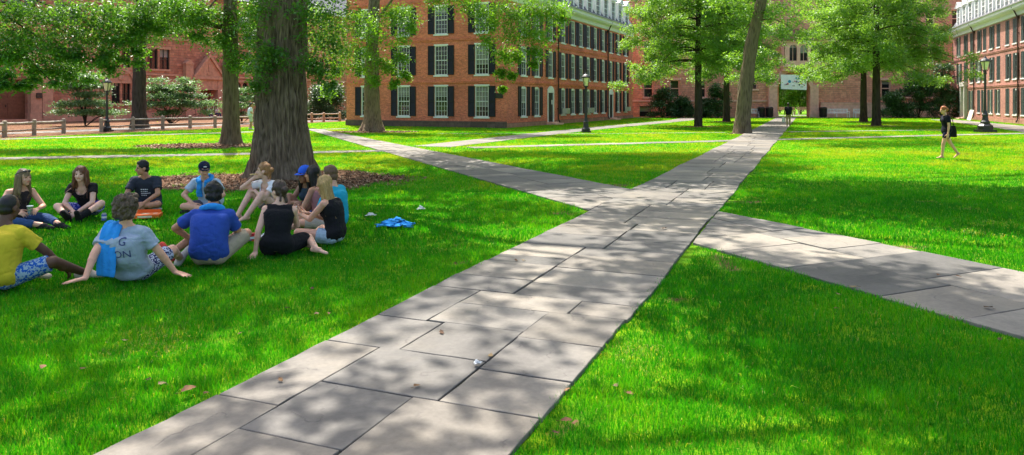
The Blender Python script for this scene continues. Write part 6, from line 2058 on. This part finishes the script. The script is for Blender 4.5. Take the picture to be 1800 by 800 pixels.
fence([G(530, 215.5), G(548, 215), G(569, 214), G(597, 213.2)], 'short wooden rail fence seen between the massive elm and the brick hall')


def bench(label, x, y, w, rz=0, group='white garden benches'):
    T = thing('garden_bench', label, 'bench', (x, y, 0), rz, group)
    m = MB()
    for i in range(5): m.box(-w / 2, w / 2, -.48 + i * .1, -.40 + i * .1, .42, .45)
    m.build('seat', M['pale_white'], T)
    m = MB(); m.box(-w / 2, w / 2, .02, .07, .88, .95); m.box(-w / 2, w / 2, .02, .07, .50, .56)
    n = int(w / .16)
    for i in range(n + 1):
        q = -w / 2 + w * i / n; m.box(q - .03 if i else q, q + .03 if i < n else q, .03, .06, .56, .88)
    m.build('backrest', M['pale_white'], T)
    for q in [-w / 2 + .03, w / 2 - .03] + ([0] if w > 2 else []):
        m = MB(); m.box(q - .035, q + .035, -.50, -.43, 0, .42); m.box(q - .035, q + .035, .01, .015, 0, .95); m.box(q - .035, q + .035, .072, .10, 0, .95); m.build('leg', M['pale_white'], T)
        if q: 
            m = MB(); m.box(q - .04, q + .04, -.5, .01, .62, .66); m.box(q - .03, q + .03, -.49, -.43, .451, .62); m.build('armrest', M['pale_white'], T)
M['pale_white'] = m_plain('pale_white_wood', (.80, .79, .76), .6, .12, 6)
bench('long white slatted bench against the gatehouse wall, right of the arch', 36.2, 82.9, 2.9)
bench('white slatted bench left of the black bins by the arch', 26.6, 82.9, 1.9)
bench('small white garden chair at the right end of the long bench', 38.6, 82.7, .8)


def bin_(label, x, y):
    T = thing('litter_bin', label, 'bin', (x, y, 0), .1, 'black litter bins by the arch')
    m = MB(); m.lathe([(.30, 0), (.30, .06), (.36, .08), (.40, .95), (.42, .98)], 14)
    for k in range(14):
        a = 2 * PI * k / 14; m.box(-.025, .025, .385, .415, .08, .95, 0, Matrix.Rotation(a, 4, 'Z'))
    m.build('body', M['iron'], T)
    m = MB(); m.lathe([(.44, .99), (.44, 1.06), (.30, 1.16), (.22, 1.17), (.2, 1.10)], 14); m.build('lid', M['iron'], T)
for x, l in ((27.85, 'black slatted litter bin left of the arch, farther from the opening'), (28.75, 'black slatted litter bin left of the arch, next to the pier'), (34.75, 'black slatted litter bin right of the arch, next to the pier')):
    bin_(l, x, 82.6)

# display boards leaning by the right hall
mwB = Matrix.Translation(hallB.location) @ Matrix.Rotation(hallB.rotation_euler.z, 4, 'Z')
for k, (t, d, l) in enumerate(((9.9, .75, 'white framed board leaning against the brick wall behind the tall lamp, farther one'), (11.0, .9, 'white framed board leaning against the brick wall behind the tall lamp, nearer one'))):
    p = mwB @ Vector((d, t, 0))
    T = thing('display_board', l, 'board', p, hallB.rotation_euler.z + PI / 2, 'leaning boards')
    Rm = Matrix.Rotation(.25, 4, 'X') if False else Matrix.Rotation(-.28, 4, 'X')
    m = MB(); m.box(-.5, .5, -.03, .0, .0, .06, 0, Rm); m.box(-.5, .5, -.03, 0, .94, 1.0, 0, Rm); m.box(-.5, -.43, -.03, 0, .06, .94, 0, Rm); m.box(.43, .5, -.03, 0, .06, .94, 0, Rm); m.build('frame', M['pale_white'], T)
    m = MB(); m.box(-.43, .43, -.018, -.005, .06, .94, 0, Rm); m.build('panel', m_plain('board_pink', (.62, .50, .46), .7, .15, 4), T)

# benches beyond the arch
for k, (x, y, l) in enumerate(((36.0, 98.0, 'pale wooden bench in the sun beyond the arch, left one'), (39.4, 98.4, 'pale wooden bench in the sun beyond the arch, right one'))):
    T = thing('park_bench', l, 'bench', (x, y, 0), 0, 'sunlit benches beyond the arch')
    m = MB()
    for i in range(4): m.box(-1.5, 1.5, -.5 + i * .13, -.40 + i * .13, .45, .50)
    m.build('seat', M['pale_wood'], T)
    m = MB()
    for i in range(3): m.box(-1.5, 1.5, .06, .10, .6 + i * .16, .72 + i * .16)
    m.build('backrest', M['pale_wood'], T)
    for q in (-1.3, 1.3):
        m = MB(); m.box(q - .05, q + .05, -.48, .03, 0, .45); m.box(q - .05, q + .05, .031, .058, 0, 1.0); m.build('leg', M['pale_wood'], T)
person("person in a pale pink top sitting behind the leaning tree by a slim trunk", 20.3, 66.0, 150, px_pose(lean=16, handR=(.15, .36, .3), handL=(-.15, .36, .3), footR=(.12, .5, .06), footL=(-.12, .5, .06), kneeR=(.2, .5, 1), kneeL=(-.2, .5, 1)),
       dict(skin='fair', hair=('short', (.05, .03, .02)), top=('tee', (.66, .52, .50), .6), bottom=('shorts', (.3, .3, .32), .8)), s=1.05, vox=.016, group=None, seed=190)

# ---- carried and worn things
def bag(label, loc, w, h, d, mat, cat='bag', rz=0, strap=0.0, name='bag'):
    T = thing(name, label, cat, loc, rz)
    m = MB(); 
    m.prism([(-w / 2, 0), (w / 2, 0), (w * .46, h * .55), (w * .36, h), (-w * .36, h), (-w * .46, h * .55)], -d / 2, d / 2)
    m.build('body', mat, T)
    m = MB(); m.tube([(-w * .3, 0, h - .01), (-w * .2, 0, h + strap * .7), (0, 0, h + strap), (w * .2, 0, h + strap * .7), (w * .3, 0, h - .01)], .012, 6); m.build('strap', mat, T)
    return T
p = world(p_wlk, (.20, -.20, .68)); bag('black shoulder bag hanging behind the barefoot walker', p, (.36), .36, .12, fabric((.012, .012, .014)), 'shoulder bag', math.radians(84 + 90), .26, 'shoulder_bag')
p = world(p_pth, (-.31, .04, .30)); bag('white carrier bag in the hand of the person walking on the path', p, .26, .34, .1, M['white'], 'carrier bag', .4, .1, 'carrier_bag')

# towels
I = p_cur; q = I['N']; B_ = I['B']; up_, fw_, rt_ = I['up'], I['fw'], I['rt']
base = q - rt_ * .088
pth = [base + fw_ * .19 - up_ * .16, base + fw_ * .165 - up_ * .06, base + fw_ * .095 + up_ * .035, base + up_ * .065 - fw_ * .01, base - fw_ * .095 + up_ * .025, base - fw_ * .155 - up_ * .10, base - fw_ * .185 - up_ * .22, base - fw_ * .205 - up_ * .34, base - fw_ * .225 - up_ * .43]
tw = cloth_strip(None, pth, .185, rt_ + up_ * -.10, .016, BLUE_TOWEL, 'towel', I, None, 3)
tw.location = I['root'].location; tw.rotation_euler = I['root'].rotation_euler
tag(tw, 'bright blue towel draped over the left shoulder of the grey T-shirt', 'towel', 'bright blue towels')


def scarf(I, label, hang=.22):
    """towel round the neck with both ends in front"""
    N, up, fw, rt, s = I['N'], I['up'], I['fw'], I['rt'], I['s']
    m = MB()
    pts = []
    for k in range(13):
        a = -PI * .80 + 2 * PI * .80 * k / 12                    # from front right round the back
        c = N + up * (.035 - .02 * abs(math.cos(a / 2 + PI / 2))) + rt * (math.sin(a) * -.105) - fw * (math.cos(a) * .095)
        pts.append(c)
    for k in range(len(pts) - 1):
        m.cone(pts[k], .036, pts[k + 1], .036, 10)
    for e, sd in ((pts[0], 1), (pts[-1], -1)):
        d = (e - N).dot(rt)
        b = e - up * hang + fw * .075 + rt * (d * .35)
        m.cone(e, .038, e - up * .08 + fw * .05, .045, 10, sq=(fw, .6)); m.cone(e - up * .08 + fw * .05, .045, b, .055, 10, sq=(fw, .5), flat1=True)
    me = remesh(m, .010, 2, .5, 'towel'); displace(me, .012, 18, 5, 2); me.materials.append(BLUE_TOWEL)
    o = link('towel', me, None); o.location = I['root'].location; o.rotation_euler = I['root'].rotation_euler
    tag(o, label, 'towel', 'bright blue towels')
scarf(p_nav, 'bright blue towel around the neck of the person in the navy cap', .24)
scarf(p_pol, 'bright blue towel around the neck of the royal blue polo shirt', .34)

# lettering on garments
navy_ink = m_plain('navy_print', (.05, .07, .18), .8, .1, 9); white_ink = m_plain('white_print', (.75, .75, .76), .8, .05, 9)
I = p_cur
for txt, sz, o_, dz in (('G', .105, .062, -.13), ('ON', .10, .062, -.25)):
    on_cloth(I['shirt'], txt, sz, I['N'] + I['rt'] * o_ + I['up'] * dz - I['fw'] * .05, I['rt'], I['up'], -I['fw'], navy_ink, 'print')
m = MB()
I = p_gry
o = I['shirt']
bvh = BVHTree.FromPolygons([v.co for v in o.data.vertices], [p_.vertices for p_ in o.data.polygons])
rg = np.random.default_rng(4)
for row, (w, dx) in enumerate(((.085, .02), (.075, .02), (.12, .0), (.07, .02))):
    xx = -.02
    while xx < w:
        L = rg.uniform(.012, .028)
        q0 = I['N'] - I['rt'] * (xx - .035) * 1 - I['up'] * (.15 + row * .034) + I['fw'] * .5
        pts = []
        for a, b in ((0, 0), (L, 0), (L, .014), (0, .014)):
            hit = bvh.ray_cast(q0 - I['rt'] * a + I['up'] * b, -I['fw'])
            pts.append((hit[0] if hit[0] is not None else q0 - I['fw'] * .4) + I['fw'] * .006)
        m.add(pts, [(0, 1, 2, 3)], 0)
        xx += L + .008
m.build('print', white_ink, o)

# sunglasses pushed up into the streaky blonde hair
I = p_jea
m = MB()
for sd in (1, -1):
    c = I['hl'](sd * .036, .062, .105)
    m.ell(c, (.030, .010, .022), I['Rh'] @ Matrix.Rotation(.7, 3, 'X'), 10)
    m.tube([I['hl'](sd * .066, .05, .10), I['hl'](sd * .098, -.02, .075), I['hl'](sd * .095, -.06, .05)], .006, 5)
g = m.build('sunglasses', M['iron'], None, I['root'].location); g.rotation_euler = I['root'].rotation_euler
tag(g, 'black sunglasses pushed up on the streaky blonde hair', 'sunglasses')

# ---- things on the grass
def can(label, loc, body, h=.12, r=.033, tilt=0):
    T = thing('drink_can', label, 'can', loc, .3)
    m = MB(); m.lathe([(r * .8, 0), (r, .012), (r, h - .02)], 14); m.lathe([(r, h * .35), (r * 1.01, h * .36), (r * 1.01, h * .6), (r, h * .61)], 14, mat=1); m.build('body', body, T)
    m = MB(); m.lathe([(r, h - .02), (r * .8, h - .004), (r * .8, h), (r * .74, h - .003)], 14); m.box(-.004, .012, -.006, .006, h - .003, h + .001); m.build('lid', M['metal'], T)
cb = m_plain('can_blue', (.10, .14, .45), .35, .1, 9, .5); cw = m_plain('can_white', (.7, .68, .72), .35, .1, 9, .5); cr = m_plain('red_card', (.55, .03, .04), .5, .1, 9)
x, y = G(183, 388); can('small blue and white drink can standing on the grass beside the black knee socks', (x, y, 0), [cb, cw], .115, .036)

x, y = G(258, 383)
T = thing('snack_box', 'flat orange snack box lying on the grass in front of the dark slate T-shirt', 'box', (x, y, .01), math.radians(14))
om = m_plain('orange_card', (.75, .13, .015), .5, .08, 8)
m = MB(); m.box(-.20, .20, -.14, .14, 0, .055); m.build('body', om, T)
m = MB(); m.prism([(-.20, 0), (.20, 0), (.17, .10), (-.17, .10)], .141, .149, 0); m.build('flap', om, T)
m = MB(); m.plate([(-.08, -.05), (.02, -.06), (.05, .02), (-.05, .05)], .0555, .0575); m.plate([(.09, -.02), (.15, -.02), (.15, .04), (.09, .04)], .0555, .0575); m.box(-.1, .1, -.142, -.1405, .012, .04); m.build('print', m_plain('cream_print', (.75, .62, .45), .6, .1, 8), T)

x, y = G(446, 424)
T = thing('snack_carton', 'small red and white carton standing on the grass beside the straight arm', 'carton', (x, y, .005), .4)
m = MB(); m.box(-.055, .055, -.035, .035, 0, .10); m.build('body', cr, T)
m = MB(); m.box(-.056, .056, -.0365, -.0352, .03, .06); m.build('print', M['white'], T)
def crumple(name, label, cat, px, py, w, d, h, mat, seed, group=None):
    x, y = G(px, py)
    n = 18; r = np.random.default_rng(seed)
    u, v = np.meshgrid(np.linspace(-1, 1, n), np.linspace(-1, 1, n))
    P = np.stack([u.ravel() * w / 2, v.ravel() * d / 2, np.zeros(n * n)], 1)
    nz = fbm(P * (9 / max(w, d)) * .5 + seed, seed, 3)
    ed = np.clip(1.25 - np.sqrt(u.ravel() ** 2 + v.ravel() ** 2), 0, 1)
    P[:, 2] = .02 + h * (nz ** 1.3) * (ed * 1.3) + .006
    P[:, 0] += (fbm(P * 11 / max(w, d) + 3, seed + 1, 2) - .5) * w * .5; P[:, 1] += (fbm(P * 11 / max(w, d) + 9, seed + 2, 2) - .5) * d * .5
    i = np.arange((n - 1) * n).reshape(n - 1, n)[:, :-1].ravel()
    o = link(name, mesh_np(name, P, np.stack([i, i + 1, i + n + 1, i + n], 1), [mat], True), None, (x, y, 0))
    s = o.modifiers.new('s', 'SOLIDIFY'); s.thickness = .004
    tag(o, label, cat, group)
    return o
crumple('towel', 'bright blue towel dropped in a crumpled heap on the grass right of the group', 'towel', 695, 399, .50, .30, .13, BLUE_TOWEL, 3, 'bright blue towels')
crumple('paper_napkin', 'crumpled white napkin on the grass between the group and the blue towel heap', 'napkin', 652, 381, .14, .10, .05, M['white'], 7)
crumple('paper_napkin', 'crumpled white napkin on the grass beyond the blue towel heap', 'napkin', 740, 370, .13, .10, .06, M['white'], 9)
crumple('plastic_bag', 'small blue plastic bag lying beside the red carton', 'bag', 425, 424, .26, .12, .07, m_plain('blue_plastic', (.03, .12, .55), .35, .2, 9, .5), 11)
crumple('paper_bag', 'white paper food wrapper lying between the red carton and the black dress', 'wrapper', 466, 420, .15, .12, .07, M['white'], 13)
x, y = G(528, 399)
T = thing('snack_packet', "pale printed snack packet on the grass beside the blonde one's bare feet", 'packet', (x, y, .005), -.2)
m = MB(); m.prism([(-.08, 0), (.08, 0), (.085, .05), (.075, .14), (-.075, .14), (-.085, .05)], -.03, .03); m.build('body', m_pattern('packet_print', (.62, .60, .42), (.30, .36, .10), 40), T)
# held things
I = p_jea
h_ = (I['arms'][1][2] + I['arms'][-1][2]) / 2 + Vector((0, .10, .0))
p = world(I, h_)
T = thing('plastic_cup', 'clear plastic cup held between the hands of the person in jeans', 'cup', p - Vector((0, 0, .05)))
m = MB(); m.lathe([(.028, 0), (.040, .11), (.042, .115), (.039, .112), (.026, .004)], 14)
q = NT('clear_plastic'); m.build('body', q.fin(q.bsdf((.75, .8, .8), .08, None, .5, Transmission_Weight=.95)), T)
m = MB(); m.lathe([(.043, .1155), (.043, .122), (.03, .128)], 14); m.build('lid', M['white'], T)
I = p_bln
p = world(I, (I['arms'][1][2] + I['arms'][-1][2]) / 2 + Vector((0, .14, .04)))
T = thing('phone', 'white phone held up by the blonde one in the black tank top', 'phone', p, math.radians(76))
m = MB(); Rm = Matrix.Rotation(.7, 4, 'X'); m.box(-.035, .035, -.005, .004, -.06, .07, 0, Rm); m.build('case', M['white'], T)
m = MB(); m.box(-.031, .031, -.0065, -.0055, -.05, .06, 0, Rm); m.build('screen', M['iron'], T)
I = p_wht
wr = I['arms'][1][2]
p = world(I, wr); q_ = world(I, I['hl'](0, .10, -.056))
d = (q_ - p); 
m = MB(); m.tube([q_ + Vector((-.105, -.01, .0)), q_ + Vector((.0, .0, .005))], .011, 8)
o = m.build('bread_stick', m_plain('crust', (.62, .42, .18), .8, .2, 20), None); tag(o, 'short stick of food held to the mouth of the person in the white T-shirt', 'snack')

# ---- fallen leaves
def leaf_piece(seed):
    r = np.random.default_rng(seed); m = MB(); n = 9
    L = .09
    top = [(L * t, .024 * math.sin(PI * t) ** .8 * (1 + .3 * math.sin(t * 17 + seed)), .012 * math.sin(PI * t + seed) + .012) for t in np.linspace(0, 1, n)]
    bot = [(x, -y * .9, z * .4 + .004) for x, y, z in top]
    mid = [(x, 0, z * .6) for x, y, z in top]
    vs = top + mid + bot; fs = []
    for i in range(n - 1):
        fs += [(n + i, n + i + 1, i + 1, i), (2 * n + i, 2 * n + i + 1, n + i + 1, n + i)]
    m.add(vs, fs); m.tube([(0, 0, .004), (-.03, .004, .008)], .0018, 5)
    return m
lb = [m_plain('dry_leaf_%d' % k, c, .8, .4, 30) for k, c in enumerate(((.13, .06, .025), (.17, .09, .04), (.08, .04, .02), (.20, .14, .07)))]
pm = [leaf_piece(k).mesh('fallen_leaf', lb[k], True) for k in range(4)]
for k, (px, py, sc) in enumerate(((72, 656, 1.1), (140, 657, .8), (258, 678, 1.2), (292, 682, 1.1), (318, 698, 1.5), (358, 701, .8), (510, 547, 1.0), (558, 558, 1.1), (578, 558, .8), (427, 590, .7), (280, 550, .7), (214, 603, .8), (985, 748, 1.0), (1018, 748, .8), (970, 768, .7), (1085, 681, .9), (1100, 697, .8), (1002, 690, .8), (1760, 600, .9), (1470, 520, .9), (1472, 546, .8), (1668, 562, .8), (548, 510, .9))):
    x, y = G(px, py)
    o = link('fallen_leaf', pm[k % 4], None, (x, y, .022), random.uniform(0, 6.28)); o.scale = (sc * .75,) * 3
    tag(o, 'small dry brown leaf lying on the mown lawn', 'leaf', 'dry leaves on the lawn')
for k, (px, py, sc) in enumerate(((727, 687, .9), (774, 587, 1.0), (863, 627, 1.0), (1170, 404, 1.6), (490, 672, .8), (905, 460, .9), (923, 461, .8), (1648, 488, .9), (1680, 489, .8), (1745, 547, 1.3), (1508, 508, 1.3))):
    x, y = G(px, py)
    o = link('fallen_leaf', pm[(k + 1) % 4], None, (x, y, .019), random.uniform(0, 6.28)); o.scale = (sc * .75,) * 3
    tag(o, 'small dry brown leaf lying on the paving stones', 'leaf', 'dry leaves on the paving')
x, y = G(840, 647); o = crumple('paper_scrap', 'tiny white paper scrap at a joint of the paving', 'paper', 840, 647, .05, .04, .03, M['white'], 17); o.location.z = .01
# ================================================================ light and camera
w = bpy.data.worlds.new('World'); scene.world = w; w.use_nodes = True
t = w.node_tree; t.nodes.clear()
sky = t.nodes.new('ShaderNodeTexSky'); sky.sky_type = 'NISHITA'; sky.sun_disc = False
sky.sun_elevation = SUN_EL; sky.sun_rotation = math.atan2(SUN_H.x, SUN_H.y)
sky.air_density = 1.0; sky.dust_density = 4.0; sky.ozone_density = .4
bg = t.nodes.new('ShaderNodeBackground'); bg.inputs[1].default_value = .15
ow = t.nodes.new('ShaderNodeOutputWorld')
t.links.new(sky.outputs[0], bg.inputs[0]); t.links.new(bg.outputs[0], ow.inputs[0])
sl_ = bpy.data.lights.new('sun', 'SUN'); sl_.energy = 4.2; sl_.angle = math.radians(.5); sl_.color = (1, .95, .86)
so = bpy.data.objects.new('sun', sl_); COL.objects.link(so); so.location = (0, 0, 40)
so.rotation_euler = (-SUN_V).to_track_quat('-Z', 'Y').to_euler()
cd = bpy.data.cameras.new('camera'); cam = bpy.data.objects.new('camera', cd); COL.objects.link(cam)
cd.sensor_width = 36; cd.lens = 36 * F / 1800; cd.shift_y = (HOR - 400) / 1800; cd.clip_end = 4000; cd.clip_start = .05
cam.location = (0, 0, CAMZ); cam.rotation_euler = (PI / 2, 0, 0)
scene.camera = cam
v = scene.view_settings
v.view_transform = 'Standard'; v.look = 'None'; v.exposure = 1.35; v.gamma = 1; v.use_curve_mapping = False
scene.render.engine = 'CYCLES'
scene.cycles.max_bounces = 7; scene.cycles.transparent_max_bounces = 6; scene.cycles.use_denoising = True
scene.cycles.sample_clamp_indirect = 6
